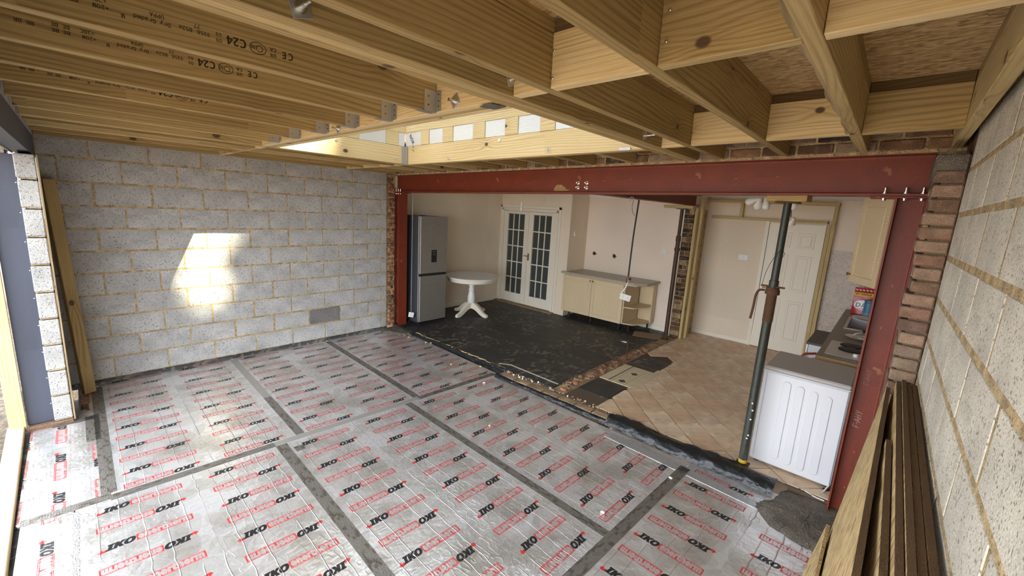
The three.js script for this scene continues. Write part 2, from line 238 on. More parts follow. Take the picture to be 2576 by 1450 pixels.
M.tapeBright = std({ color: rgb(212, 212, 214), metalness: 0.75, roughness: 0.3, bumpMap: foilBump, bumpScale: 0.004 });

const ceilY = (x) => 2.455 + 0.0145 * x;      // underside of the roof joists
const slitA = (y) => y > 24.4 ? -8.0 : -7.56, slitB = (y) => y > 24.4 ? -7.2 : y < 22.95 ? -7.5 : y < 23.9 ? -7.06 : -7.24;   // the gap between the two far crowns, where the low sun gets through
const KF = 0.05;                              // kitchen and dining slab

// ---------------------------------------------------------------- block and brick walls
// course of pieces along one axis: returns [start, end] pairs
function cuts(a, b, first, step) { const out = []; let p = a, q = first; while (q <= a + 0.02) q += step; while (q < b - 0.02) { out.push([p, q]); p = q; q += step; } out.push([p, b]); return out; }
{
  const w = struct('wall_left', 'grey concrete block wall with sandy mortar joints and a patch of sunlight', 'wall');
  bx('mortar', -0.1, -0.0025, 0.0384, 2.74, -0.1, 3.5, M.mortar, w, 0);
  for (let n = 0; n < 12; n++) {
    const y0 = 0.0384 + 0.225 * n + 0.005, h = 0.214;
    for (const [a, b] of cuts(-0.1, 3.5, n % 2 ? 0.225 : 0, 0.45)) {
      const L = b - a - rr(0.009, 0.016), dk = n === 1 && a > 0.6 && a < 0.75;
      const hh = Math.min(h, 2.735 - y0); if (hh < 0.05) continue;
      const k = Math.floor(R() * 8);
      const m = part('block', cbox(0.09, +(hh - (k % 3) * 0.002).toFixed(3), +L.toFixed(2), 0.005, 'z', k * 0.311, k * 0.173), dk ? M.blockDark : M.block, w);
      m.position.set(-0.045 + rr(-0.0015, 0.0015), y0 + hh / 2, (a + b) / 2); m.rotation.x = rr(-0.003, 0.003);
    }
  }
  bx('damp_proof_strip', -0.1, 0.004, -0.02, 0.0384, -0.1, 3.5, M.dirtyBlack, w, 0.002);
}
{
  const w = struct('wall_right', 'concrete block wall close by with warm light put into its pale colour and wide mortar joints', 'wall');
  w.position.set(6.1306, 0, 0); w.rotation.y = 0.0074;
  bx('mortar', 0.0006, 0.1, -0.1, 2.8, 0.3, 4.6, M.mortar, w, 0);
  const first = [0.6, 0.83, 1.03, 0.76, 0.93, 0.70, 0.92, 0.74, 0.95, 0.72, 0.94, 0.73, 0.95];
  for (let i = 0; i < 13; i++) {
    const yb = 2.384 + 0.225 * (1 - i) + 0.005; const h = Math.min(0.206, 2.79 - yb); if (h < 0.05) continue;
    for (const [a, b] of cuts(0.3, 4.6, first[i] - 0.4, 0.462)) {
      const k = Math.floor(R() * 8), L = b - a - rr(0.014, 0.026);
      const m = part('block', cbox(0.09, +h.toFixed(3), +L.toFixed(2), 0.006, 'z', k * 0.311, k * 0.173), M.blockWarmLit, w);
      m.position.set(0.045 - rr(0, 0.002), yb + h / 2, (a + b) / 2); m.rotation.x = rr(-0.004, 0.004);
    }
  }
}
{
  const w = struct('wall_nib', 'narrow nib of old brown bricks between the red steel post and the pale block wall', 'wall');
  bx('mortar', 6.04, 6.13, 0, 2.46, -0.02, 0.278, M.mortarBrown, w, 0);
  bx('backing', 6.1305, 6.4, -0.1, 2.85, -0.5, 0.29, M.bricksDark[1], w, 0);
  bx('mortar', 6.0, 6.13, 2.35, 2.47, -0.02, 0.292, M.mortarGrey, w, 0.01);
  for (let i = 0; i < 32; i++) {
    const y0 = 0.005 + i * 0.0745; if (y0 > 2.36) break;
    const x0 = 6.004 + rr(-0.006, 0.016), z1 = 0.3 + rr(-0.006, 0.006);
    const m = bx('brick', x0, 6.128, y0 + 0.005, y0 + 0.068, -0.02, z1, pick(M.bricks), w, 0.006); m.rotation.z = rr(-0.012, 0.012); m.rotation.y = rr(-0.02, 0.02);
  }
}
{
  const w = struct('wall_stub', 'ragged broken brick ends beside the red post at the grey block wall', 'wall');
  bx('mortar', -0.12, -0.02, 0, 2.45, -0.25, -0.105, M.mortar, w, 0);
  bx('backing', -0.45, -0.125, 0, 2.9, -0.255, 0.1, M.bricksDark[1], w, 0); bx('backing', -0.12, -0.02, 2.46, 2.9, -0.25, -0.105, M.bricksDark[1], w, 0);
  for (let i = 0; i < 31; i++) {
    const y0 = 0.03 + i * 0.077; 
    for (let k = 0; k < 2; k++) { const zc = -0.15 - k * 0.06; const m = part('brick', cbox(0.1, 0.058, 0.06, 0.012, 'x', (i % 7) * 0.2, k * 0.3), pick(M.brickRaw), w); at(m, -0.045 + rr(-0.022, 0.026), y0 + 0.03 + rr(-0.008, 0.008), zc, rr(-0.3, 0.3), rr(-0.35, 0.35), rr(-0.15, 0.15)); }
  }
}
{
  const w = struct('wall_house', 'strip of old brickwork above the red steel beam', 'wall');
  const zf = (x) => -0.235 + 0.0235 * x;
  const m0 = part('mortar', cbox(6.2, 0.36, 0.1, 0, 'x'), M.mortar, w); basis(m0, V(-0.06, 2.62, zf(-0.06) - 0.061), V(6.13, 2.71, zf(6.13) - 0.061));
  for (let r = 0; r < 4; r++) for (let k = 0; k < 28; k++) {
    const x = 0.02 + (k + (r % 2) * 0.5) * 0.222; if (x > 6.05) continue;
    const m = part('brick', cbox(0.21, 0.064, 0.1, 0.007, 'x', (k % 9) * 0.21, r * 0.17), R() < 0.25 ? M.bricks[4] : pick(M.bricksDark), w);
    at(m, x + 0.05, 2.457 + 0.0139 * x + 0.04 + r * 0.075, zf(x) - 0.05 + rr(-0.006, 0.006), rr(-0.03, 0.03), -0.0235 + rr(-0.03, 0.03), 0.0139 + rr(-0.015, 0.015));
  }
}

{ const w = struct('wall_upper_storey', 'upper storey of the brick house above the opening', 'wall'); bx('brickwork', -0.6, 6.4, 2.86, 5.2, -4.5, -0.2, M.bricksDark[2], w, 0); }

// ---------------------------------------------------------------- red steel goal post frame
function iShape(H, B, tf, tw, r) {
  const s = new THREE.Shape(), h = H / 2, b = B / 2, t = tw / 2;
  s.moveTo(-b, -h); s.lineTo(b, -h); s.lineTo(b, -h + tf); s.lineTo(t + r, -h + tf); s.quadraticCurveTo(t, -h + tf, t, -h + tf + r); s.lineTo(t, h - tf - r); s.quadraticCurveTo(t, h - tf, t + r, h - tf); s.lineTo(b, h - tf); s.lineTo(b, h);
  s.lineTo(-b, h); s.lineTo(-b, h - tf); s.lineTo(-t - r, h - tf); s.quadraticCurveTo(-t, h - tf, -t, h - tf - r); s.lineTo(-t, -h + tf + r); s.quadraticCurveTo(-t, -h + tf, -t - r, -h + tf); s.lineTo(-b, -h + tf); s.closePath(); return s;
}
function iBeamX(H, B, L) { const g = extrude(iShape(H, B, 0.014, 0.01, 0.014), L); g.translate(0, 0, -L / 2); g.rotateY(Math.PI / 2); return g; }
function iPost(H, B, L) { const g = extrude(iShape(H, B, 0.011, 0.008, 0.01), L); g.applyMatrix4(new THREE.Matrix4().makeBasis(V(0, 0, 1), V(1, 0, 0), V(0, 1, 0))); return g; }
const boltGeo = merge([moved(cyl(0.012, 0.012, 0.012, 6), 0, 0.006, 0), moved(cyl(0.017, 0.017, 0.003, 14), 0, 0.0015, 0), moved(cyl(0.008, 0.008, 0.03, 10), 0, 0.024, 0)]);
const headGeo = merge([moved(cyl(0.014, 0.014, 0.011, 6), 0, 0.0085, 0), moved(cyl(0.018, 0.018, 0.003, 14), 0, 0.0015, 0)]);
const beamBottom = (x) => 2.186 + 0.0142 * x, beamZ = (x) => -0.25 + 0.0235 * x;
{
  const b = thing('steel_beam', 'long red oxide steel beam across the opening under the roof joists', 'steel beam');
  const p0 = V(-0.11, beamBottom(-0.11) + 0.133, beamZ(-0.11) - 0.073), p1 = V(6.01, beamBottom(6.01) + 0.133, beamZ(6.01) - 0.073);
  basis(part('beam_section', iBeamX(0.266, 0.146, p0.distanceTo(p1)), M.red, b), p0, p1);
  for (const [x, y] of [[3.397, 2.345], [3.502, 2.346], [3.397, 2.298], [3.502, 2.299]]) at(part('bolt', boltGeo, M.zinc, b), x, y, beamZ(x) - 0.067, Math.PI / 2, 0, 0);
  for (const x of [5.81, 5.91, 5.99]) { at(part('bolt', boltGeo, M.zinc, b), x, beamBottom(x) + 0.014, beamZ(x) - 0.03); at(part('bolt_head', headGeo, M.zinc, b), x, beamBottom(x) - 0.014, beamZ(x) - 0.03, Math.PI, 0, 0); }
  for (const x of [-0.02, 0.04, 0.1]) { at(part('bolt', boltGeo, M.zinc, b), x, beamBottom(x) + 0.014, beamZ(x) - 0.03); at(part('bolt_head', headGeo, M.zinc, b), x, beamBottom(x) - 0.014, beamZ(x) - 0.03, Math.PI, 0, 0); }
  // bare patch where the paint has come off
  const patch = poly([[-0.09, 0], [-0.085, 0.03], [-0.06, 0.06], [-0.045, 0.062], [-0.04, 0.075], [-0.03, 0.062], [0.01, 0.066], [0.04, 0.045], [0.06, 0.042], [0.07, 0.02], [0.12, 0.014], [0.1, 0.004], [0.02, 0]]);
  at(part('paint_scar', extrude(patch, 0.0006), M.chip, b), 3.17, beamBottom(3.17) + 0.03, beamZ(3.17) - 0.0682, 0, -0.0235, 0.0142);
  for (const [x0, x1, xe, base] of [[5.74, 6.04, 0, 0]]) { const g = bx('cap_plate', x0, x1, beamBottom(5.9) - 0.014, beamBottom(5.9) - 0.002, beamZ(5.9) - 0.15, beamZ(5.9) + 0.004, M.red, b, 0.002); g.rotation.z = 0.0142; }
  const g2 = bx('cap_plate', -0.08, 0.2, beamBottom(0.06) - 0.014, beamBottom(0.06) - 0.002, beamZ(0) - 0.15, beamZ(0) + 0.004, M.red, b, 0.002); g2.rotation.z = 0.0142;
}
function post(label, x0, x1, z1, y1) { const p = thing('steel_post', label, 'steel post'); const m = part('post_section', iPost(x1 - x0, 0.152, y1), M.red, p); m.position.set((x0 + x1) / 2, 0, z1 - 0.076); bx('base_plate', x0 - 0.01, x1 + 0.01, 0.0, 0.012, z1 - 0.155, z1 + 0.004, M.red, p, 0.002); return p; }
post('red oxide steel post next to the tall fridge freezer', -0.045, 0.108, -0.25, 2.172);
{
  const p = post('red oxide steel post beside the washing machine with a name chalked on it', 5.866, 6.02, -0.11, 2.255);
  const t = canvas(512, 128, (g, w, h) => { g.clearRect(0, 0, w, h); g.strokeStyle = 'rgb(222,208,200)'; g.lineWidth = 5; g.lineCap = 'round'; const L = (...a) => { g.beginPath(); g.moveTo(a[0] * 1.0, a[1]); for (let i = 2; i < a.length; i += 2) g.lineTo(a[i], a[i + 1]); g.stroke(); };
    L(40, 110, 52, 22, 110, 26); L(40, 70, 90, 64); L(120, 62, 150, 62); L(160, 108, 200, 24, 236, 106); L(176, 76, 226, 72); L(262, 24, 256, 106); L(318, 26, 308, 104); L(258, 66, 314, 62); L(350, 26, 380, 64); L(414, 20, 380, 64, 366, 110); });
  const m = std({ map: t, transparent: true, roughness: 1 });
  const q = part('chalk_name', new THREE.PlaneGeometry(0.17, 0.052), m, p); at(q, 5.925, 0.75, -0.1805, 0, 0, Math.PI / 2);
  const q2 = part('chalk_name', new THREE.PlaneGeometry(0.15, 0.045), std({ map: t, transparent: true, opacity: 0.35, roughness: 1 }), p); at(q2, 5.93, 1.06, -0.1805, 0, 0, Math.PI / 2);
}

// ---------------------------------------------------------------- floors
const foilRidge = dtex(768, 1536, (u, v) => { const wob = (N64(u * 4, v * 40) - 0.5) * 0.10; const q = u * 12 + wob, f = Math.abs((q % 1 + 1) % 1 - 0.5) * 2, keep = N64(Math.floor(q + 0.5) * 3.7, v * 6); const ridge = sstep(0.93, 1.0, f) * sstep(0.25, 0.5, keep); const a = N128(u * 26, v * 100), b = N64(u * 40 + v * 14, v * 52 - u * 9), c = N256(u * 120, v * 250); const crease = Math.pow(1 - Math.abs(b - 0.5) * 2, 6); return 255 * clamp(0.12 + 0.2 * Math.abs(a - 0.5) * 2 + 0.08 * c + crease * 0.22 * sstep(0.3, 0.6, N64(u * 3, v * 6)) + ridge * 0.5); }, 1, 1, false);
M.foil.bumpMap = foilRidge; M.foil.bumpScale = 0.006;
const FA = -0.042;                                                    // the boards lie a little out of square with the wall
{
  const f = struct('floor', 'floor of foil faced insulation boards printed in red and black', 'floor');
  f.rotation.y = FA;
  bx('concrete_base', 0.2, 6.05, -0.2, -0.105, -0.3, 3.6, M.mortarGrey, f, 0);
  const board = (x0, x1, z0, z1, mode, a0, b0) => {
    const w = x1 - x0 - 0.004, d = z1 - z0 - 0.004, g = new THREE.BoxGeometry(w, 0.1, d), p = g.attributes.position, uv = g.attributes.uv;
    for (let i = 0; i < p.count; i++) { const x = p.getX(i) + (x0 + x1) / 2, z = p.getZ(i) + (z0 + z1) / 2; if (mode === 'A') uv.setXY(i, (a0 - z) / 1.2, 1 - (x - b0) / 2.4); else uv.setXY(i, (x - a0) / 1.2, 1 - (z - b0) / 2.4); }
    at(part('insulation_board', g, M.foil, f), (x0 + x1) / 2, -0.05 + rr(-0.0012, 0.0006), (z0 + z1) / 2);
  };
  const lx = (z) => 0.008 + 0.042 * z + 0.004;
  board(lx(0.9), 2.46, -0.24, 0.9, 'A', 0.923, 0.08); board(lx(2.085), 2.46, 0.9, 2.085, 'A', 2.108, 0.08); board(lx(3.3), 2.46, 2.085, 3.3, 'A', 3.32, 0.08);
  board(2.46, 4.93, -0.16, 1.05, 'A', 1.05, 2.5); board(2.46, 4.93, 1.05, 2.265, 'A', 2.264, 2.5); board(2.46, 4.93, 2.265, 3.47, 'A', 3.47, 2.5);
  board(4.93, 6.1, -0.32, 1.98, 'B', 4.91, -0.02); board(4.93, 6.1, 1.98, 3.7, 'B', 4.91, 1.98);
  board(1.02, 2.46, 3.3, 3.72, 'B', 1.47, 3.04); board(2.46, 4.93, 3.47, 3.7, 'B', 2.6, 3.08); board(0.16, 1.02, 3.3, 3.44, 'B', 0.9, 3.1);
  const tape = (x0, x1, z0, z1, m) => bx('foil_tape', x0, x1, -0.001, 0.0016, z0, z1, m, f, 0.0004);
  tape(2.425, 2.498, -0.2, 0.9, M.tape); tape(2.425, 2.498, 0.9, 2.3, M.tapePale); tape(2.425, 2.498, 2.3, 3.3, M.tape); tape(2.40, 2.475, 3.3, 3.7, M.tape); tape(4.888, 4.972, -0.1, 3.4, M.tape);
  tape(0.12, 2.42, 0.865, 0.938, M.tape); tape(0.16, 1.5, 2.05, 2.12, M.tapePale); tape(1.5, 2.42, 2.05, 2.12, M.tape); tape(0.24, 2.40, 3.265, 3.345, M.tape);
  tape(2.5, 4.885, 1.015, 1.088, M.tape); tape(2.5, 4.885, 2.222, 2.306, M.tape); tape(2.5, 4.885, 3.45, 3.48, M.tapeBright); bx('edge_strip', 0.9, 5.9, -0.1, -0.012, 3.7, 3.83, M.dirtyBlack, f, 0.002);
  tape(3.6, 4.87, 0.985, 1.015, M.tapeBright); tape(0.95, 1.5, 3.31, 3.4, M.tape); tape(2.60, 2.68, 2.13, 2.2, M.tape); tape(0.98, 1.05, 3.33, 3.6, M.tape);
  tape(4.2, 5.5, -0.1, 0.0, M.tapeBright);
}
{
  const d = struct('floor_dining', 'black bitumen dining floor with scuffs and a raised edge', 'floor');
  bx('slab', -0.5, 3.28, -0.15, KF, -3.8, -0.23, M.slab, d, 0.004);
  // pale broken screed and timber splinters along the cut edge
  for (let i = 0; i < 26; i++) { const x = 0.62 + i * 0.072; bar('edge_splinter', V(x, KF + 0.004, -0.225 + rr(-0.02, 0.008)), V(x + rr(0.06, 0.14), KF + 0.005, -0.225 + rr(-0.03, 0.008)), 0.008, rr(0.008, 0.018), pick([M.timberNew, M.timberGrey, M.dust]), d); }
  bar('trim_strip', V(2.49, KF + 0.005, -0.38), V(3.27, KF + 0.005, -0.36), 0.008, 0.02, M.laminate, d);
  bar('trim_strip', V(2.36, KF + 0.005, -0.30), V(2.49, KF + 0.005, -0.38), 0.008, 0.018, M.laminate, d);
}
function clipPoly(pts, keep) { for (const [nx, nz, c] of keep) { const out = []; for (let i = 0; i < pts.length; i++) { const a = pts[i], b = pts[(i + 1) % pts.length], da = a[0] * nx + a[1] * nz - c, db = b[0] * nx + b[1] * nz - c; if (da >= 0) out.push(a); if ((da >= 0) !== (db >= 0)) { const t = da / (da - db); out.push([a[0] + (b[0] - a[0]) * t, a[1] + (b[1] - a[1]) * t]); } } pts = out; if (pts.length < 3) return null; } return pts; }
{
  const k = struct('floor_kitchen', 'kitchen floor of diagonal beige tiles with old patches by the removed wall', 'floor');
  bx('slab', 3.285, 6.2, -0.15, KF - 0.008, -4.2, -0.195, M.grout, k, 0);
  bx('slab_lip', 2.56, 4.1, -0.1, KF - 0.02, -0.36, -0.06, M.dust, k, 0.004);
  const T = 0.245, c45 = Math.SQRT1_2, o = [4.25, -0.86], half = T / 2 - 0.0055;
  const full = new Map();
  for (let i = -14; i <= 14; i++) for (let j = -14; j <= 14; j++) {
    const cx = o[0] + (i + j + 1) * T * c45, cz = o[1] + (j - i) * T * c45;
    if (cx < 3.3 || cx > 6.2 || cz < -4.4 || cz > 0) continue;
    const sq = [[0, -1], [1, 0], [0, 1], [-1, 0]].map(([a, b]) => [cx + a * half * Math.SQRT2, cz + b * half * Math.SQRT2]);
    const lim = cz > -2.32 ? [[1, 0, 3.875]] : [[1, 0, 3.465]];
    const pts = clipPoly(sq, [...lim, [-1, 0, -6.15], [0, 1, -4.13], [0, -1, 0.205], ...(cx > 5.5 ? [[0, -1, 0.215]] : [])]);
    if (!pts) continue;
    const area = Math.abs(pts.reduce((s, p, q) => { const n = pts[(q + 1) % pts.length]; return s + p[0] * n[1] - n[0] * p[1]; }, 0)) / 2; if (area < 0.004) continue;
    const g = extrude(poly(pts.map(([x, z]) => [x - cx, -(z - cz)])), 0.012, 0); g.rotateX(-Math.PI / 2);
    at(part('tile', g, pick(M.tiles), k), cx, KF - 0.012 + rr(-0.0006, 0.001), cz);
  }
  // patches that the tiles leave free
  const bl = M.slab;
  bx('bitumen_patch', 3.475, 3.86, KF - 0.01, KF + 0.001, -0.875, -0.47, bl, k, 0.001); bx('bitumen_patch', 3.475, 3.9, KF - 0.01, KF + 0.001, -2.19, -1.76, bl, k, 0.001);
  const wt = std({ color: rgb(206, 190, 156), roughness: 0.5 }), gr = std({ color: rgb(58, 64, 60), roughness: 0.6 });
  for (let i = 0; i < 3; i++) for (let j = 0; j < 4; j++) bx('old_tile', 3.47 + i * 0.166 + 0.002, 3.47 + (i + 1) * 0.166 - 0.002, KF - 0.008, KF + 0.002, -1.63 + j * 0.17 + 0.002, -1.63 + (j + 1) * 0.17 - 0.002, wt, k, 0.001);
  for (const z of [-1.375, -1.05]) { const m = part('diamond_inset', cbox(0.07, 0.004, 0.07, 0.001), gr, k); at(m, 3.73, KF + 0.0015, z, 0, Math.PI / 4, 0); }
  bx('bitumen_line', 3.585, 3.6, KF - 0.004, KF + 0.0026, -1.63, -0.96, gr, k, 0.0005);
  // footprint of the removed wall: broken bricks in a dusty trench
  bx('wall_footprint', 3.285, 3.46, -0.1, KF - 0.006, -3.45, -0.2, M.dust, k, 0.003);
  for (let i = 0; i < 44; i++) { const z = -0.3 - i * 0.0505, m = part('brick_fragment', cbox(0.075, 0.03, 0.045, 0.008, 'x', (i % 6) * 0.2), pick(i > 12 && i < 40 ? M.brickRaw : [M.dust, M.brickRaw[0]]), k); at(m, 3.37 + rr(-0.05, 0.045), KF - 0.004 + rr(-0.006, 0.008), z, rr(-0.25, 0.25), rr(-1, 1), rr(-0.25, 0.25)); }
  for (let i = 0; i < 30; i++) { const z = -0.42 - i * 0.085; bar('trench_edge', V(3.285 + rr(-0.006, 0.006), KF + 0.002, z), V(3.285 + rr(-0.006, 0.006), KF + 0.002, z - 0.08), 0.014, 0.012, M.dust, k); }
  // brick ledge at the step
  for (let i = 0; i < 7; i++) { const x = 2.62 + i * 0.213; const m = bx('ledge_brick', x, x + 0.204, KF - 0.03, KF - 0.006, -0.16, -0.065, pick([M.dust, M.bricks[2], M.dust]), k, 0.006); m.rotation.y = rr(-0.02, 0.02); }
  for (let i = 0; i < 90; i++) { const s = rr(0.008, 0.03), m = part('rubble', cbox(0.02, 0.012, 0.016, 0.004, 'x', (i % 5) * 0.2), pick([M.dust, M.dust, M.brickRaw[1], M.plaster]), k); m.scale.setScalar(s / 0.02); at(m, 2.6 + R() * 1.6, KF - 0.004, -0.2 + rr(-0.035, 0.03), rr(-1, 1), rr(-3, 3), rr(-1, 1)); }
}

// ---------------------------------------------------------------- roof: joists, headers, noggins, deck, kerb of the skylight opening
const hangerGeo = (() => { const t = 0.0015, h = 0.1, w = 0.05; return merge([moved(cbox(t, h, 0.075, 0), w / 2, h / 2, 0.0375), moved(cbox(t, h, 0.075, 0), -w / 2, h / 2, 0.0375), moved(cbox(w, t, 0.09, 0), 0, 0, 0.045), moved(cbox(0.035, h, t, 0), w / 2 + 0.0175, h / 2 + 0.005, 0.001), moved(cbox(0.035, h, t, 0), -w / 2 - 0.0175, h / 2 + 0.005, 0.001)]); })();
const nailDots = (() => { const l = []; for (const y of [0.03, 0.055, 0.085]) l.push(moved(cyl(0.003, 0.003, 0.003, 8), 0.045, y, 0.003, Math.PI / 2)); for (const y of [0.03, 0.07]) l.push(moved(cyl(0.003, 0.003, 0.003, 8), 0.027, y, 0.05, 0, 0, Math.PI / 2)); return merge(l); })();
const stampTex = canvas(2048, 128, (g, w, h) => { g.clearRect(0, 0, w, h); g.fillStyle = 'rgba(44,34,20,0.86)'; const big = (t, x, s, y) => { g.font = 'bold ' + s + 'px sans-serif'; g.fillText(t, x, y); };
  big('C', 20, 84, 96); big('E', 84, 84, 96); big('UK', 180, 46, 56); big('CA', 180, 46, 104);
  g.strokeStyle = 'rgba(44,34,20,0.86)'; g.lineWidth = 6; g.beginPath(); g.ellipse(345, 64, 70, 48, 0, 0, 7); g.stroke(); g.beginPath(); g.arc(330, 64, 26, 0.6, 5.6); g.stroke(); big('IM', 350, 46, 82); big('C24', 440, 96, 100);
  g.font = 'bold 40px monospace'; g.fillText('09', 640, 54); g.fillText('69', 640, 100); g.fillText('9358', 730, 74); g.fillText('77', 800, 116); g.fillText('B52e', 860, 74); g.fillText('Dry Graded', 1010, 62); g.fillText('UPPA', 1050, 108); g.fillText('M', 1300, 40); g.fillText('+20M', 1390, 60); g.fillText('+2BC', 1400, 104); g.fillText('BE BE', 1560, 60); g.fillText('BE BE', 1560, 104); g.fillText('BR BR', 1780, 70); });
M.stamp = std({ map: stampTex, transparent: true, roughness: 1 });
{
  const c = struct('ceiling', 'open flat roof of softwood joists with a skylight opening', 'ceiling');
  const JD = 0.2, JW = 0.046, DK = 0.25;
  const tim = () => { const q = R(); return q < 0.3 ? M.timber[0] : q < 0.55 ? M.timber[1] : q < 0.8 ? M.timber[2] : M.timberGreen; };
  const waney = (x) => { const g = new THREE.BoxGeometry(0.012, 0.05, 3.3, 1, 1, 60), p = g.attributes.position; for (let i = 0; i < p.count; i++) { const z = p.getZ(i); if (p.getX(i) < 0) p.setX(i, p.getX(i) + 0.004 * Math.sin(z * 9) + 0.003 * Math.sin(z * 23 + 1)); } g.computeVertexNormals(); const uv = g.attributes.uv; for (let i = 0; i < uv.count; i++) uv.setXY(i, p.getZ(i), p.getY(i) + p.getX(i)); const m = part('waney_edge', g, M.timberGrey, c); m.position.set(x - JW / 2 - 0.005, ceilY(x) + 0.027, 1.6); };
  const jo = (x, z0, z1, m = tim()) => { const y = ceilY(x), o = bx('joist', x - JW / 2, x + JW / 2, y, y + JD, z0, z1, m, c, 0.003, 'z'); return o; };
  const stamp = (o, x) => { const s = part('grade_stamp', new THREE.PlaneGeometry(0.78, 0.052), M.stamp, o); s.position.set(JW / 2 + 0.0006, 0.065 - JD / 2, 3.19 - o.position.z); s.quaternion.setFromRotationMatrix(new THREE.Matrix4().makeBasis(V(0, 0, 1), V(0, -1, 0), V(1, 0, 0))); };
  const zW = (x) => -0.225 + 0.0235 * x;
  for (const x of [0.036, 0.503, 0.899, 1.234, 1.46, 1.507, 4.495, 4.542, 4.589, 4.79, 5.225, 5.664, 6.085]) jo(x, zW(x), 3.49 + 0.042 * x);
  for (const x of [1.932, 2.336, 2.809, 3.228, 3.646, 4.044]) {
    const o = jo(x, 2.118, 3.49 + 0.042 * x); if ([2.809, 3.646, 4.044].includes(x)) stamp(o, x);
    const hg = part('joist_hanger', hangerGeo, M.galv, o); hg.position.set(0, -JD / 2 - 0.002, 2.117 - o.position.z); const nd = part('nail', nailDots, M.hotplate, o); nd.position.copy(hg.position);
  }
  for (const x of [1.913, 2.29, 2.72, 3.175, 3.61, 4.04]) jo(x, zW(x), 0.504);
  waney(5.664);
  // headers at both ends of the opening
  const hd = (z0, m) => { const o = bar('header', V(1.532, ceilY(1.532) + JD / 2, z0 + 0.023), V(4.47, ceilY(4.47) + JD / 2, z0 + 0.023), JD, 0.0455, m, c, V(0, 1, 0), 0.003); return o; };
  hd(2.069, M.timberNew); hd(2.022, M.timber[2]); hd(1.975, M.timberNew); hd(0.553, M.timberNew); hd(0.506, M.timber[2]);
  bar('trimmer_face', V(1.5325, ceilY(1.53) + JD / 2, 0.6), V(1.5325, ceilY(1.53) + JD / 2, 1.974), JD - 0.004, 0.003, M.timberNew, c);
  // noggins
  const nog = (x0, x1, z, h = JD) => bar('noggin', V(x0, ceilY(x0) + h / 2, z), V(x1, ceilY(x1) + h / 2, z), h, JW, pick([M.timber[2], M.timberNew, M.timberNew]), c);
  for (const z of [2.112, 0.592]) { nog(4.613, 4.766, z); nog(4.814, 5.201, z + (z > 1 ? 0.005 : 0.01)); nog(5.249, 5.64, z + 0.012); nog(5.688, 6.061, z + 0.01); }
  for (const z of [2.06, 0.55]) { nog(0.06, 0.479, z); nog(0.527, 0.875, z + 0.005); nog(0.923, 1.21, z); nog(1.258, 1.436, z + 0.004); }
  // firring strips and deck
  const fir = (x, z0, z1) => { const y = ceilY(x) + JD; bx('firring', x - JW / 2, x + JW / 2, y + 0.0005, y + DK - JD - 0.0005, z0, z1, M.timber[1], c, 0, 'z'); };
  for (const x of [0.036, 0.503, 0.899, 1.234, 4.79, 5.225, 5.664, 6.085]) fir(x, zW(x), 3.49 + 0.042 * x);
  for (const x of [1.932, 2.336, 2.809, 3.228, 3.646, 4.044, 4.542]) fir(x, 2.12, 3.49 + 0.042 * x);
  for (const x of [1.913, 2.29, 2.72, 3.175, 3.61, 4.04, 4.542]) fir(x, zW(x), 0.504);
  for (const [x0, x1] of [[4.816, 5.2], [5.25, 5.64], [5.69, 6.06]]) for (const z of [0.596, 2.11]) bar('firring', V(x0, ceilY(x0) + JD + 0.025, z), V(x1, ceilY(x1) + JD + 0.025, z), 0.049, JW, M.dark, c);
  const deck = (x0, x1, z0, z1) => bar('deck_board', V(x0, ceilY(x0) + DK + 0.009, (z0 + z1) / 2), V(x1, ceilY(x1) + DK + 0.009, (z0 + z1) / 2), 0.018, z1 - z0 - 0.003, M.osb, c, V(0, 1, 0), 0);
  deck(-0.1, 1.43, -0.3, 1.2); deck(-0.1, 1.43, 1.2, 4.05); deck(4.62, 6.25, -0.35, 1.2); deck(4.62, 6.25, 1.2, 4.05); deck(1.432, 4.618, 2.12, 4.05); deck(1.432, 4.618, -0.3, 0.504);
  // kerb: blocks of timber and foil faced insulation, then a timber ring
  const kb = (p0, p1, y0, h, m, n, t = 0.09) => bar(n, V(p0[0], ceilY(p0[0]) + y0 + h / 2, p0[1]), V(p1[0], ceilY(p1[0]) + y0 + h / 2, p1[1]), h, t, m, c, V(0, 1, 0), 0.002);
  const far = [1.535, 1.83, 1.98, 2.21, 2.38, 2.68, 2.85, 3.11, 3.27, 3.52, 3.68, 3.95, 4.12, 4.47];
  for (let i = 0; i < far.length - 1; i++) { const foil = i % 2 === 0; kb([far[i] + 0.002, 0.56 + (foil ? -0.006 : 0)], [far[i + 1] - 0.002, 0.56 + (foil ? -0.006 : 0)], 0.201, 0.148, foil ? M.foilPlain : M.timberNew, foil ? 'insulation_block' : 'kerb_block'); }
  const lf = [0.607, 0.69, 0.85, 1.175, 1.321, 1.6, 1.76, 1.97];
  for (const [x, s] of [[1.49, 1], [4.515, -1]]) for (let i = 0; i < lf.length - 1; i++) { const foil = i % 2 === 0; kb([x - (foil ? 0.006 * s : 0), lf[i] + 0.002], [x - (foil ? 0.006 * s : 0), lf[i + 1] - 0.002], 0.201, 0.148, foil ? M.foilPlain : M.timberNew, foil ? 'insulation_block' : 'kerb_block'); }
  for (let i = 0; i < 6; i++) kb([1.55 + i * 0.49, 2.02], [1.55 + (i + 1) * 0.49 - 0.004, 2.02], 0.201, 0.148, i % 2 ? M.timberNew : M.foilPlain, i % 2 ? 'kerb_block' : 'insulation_block');
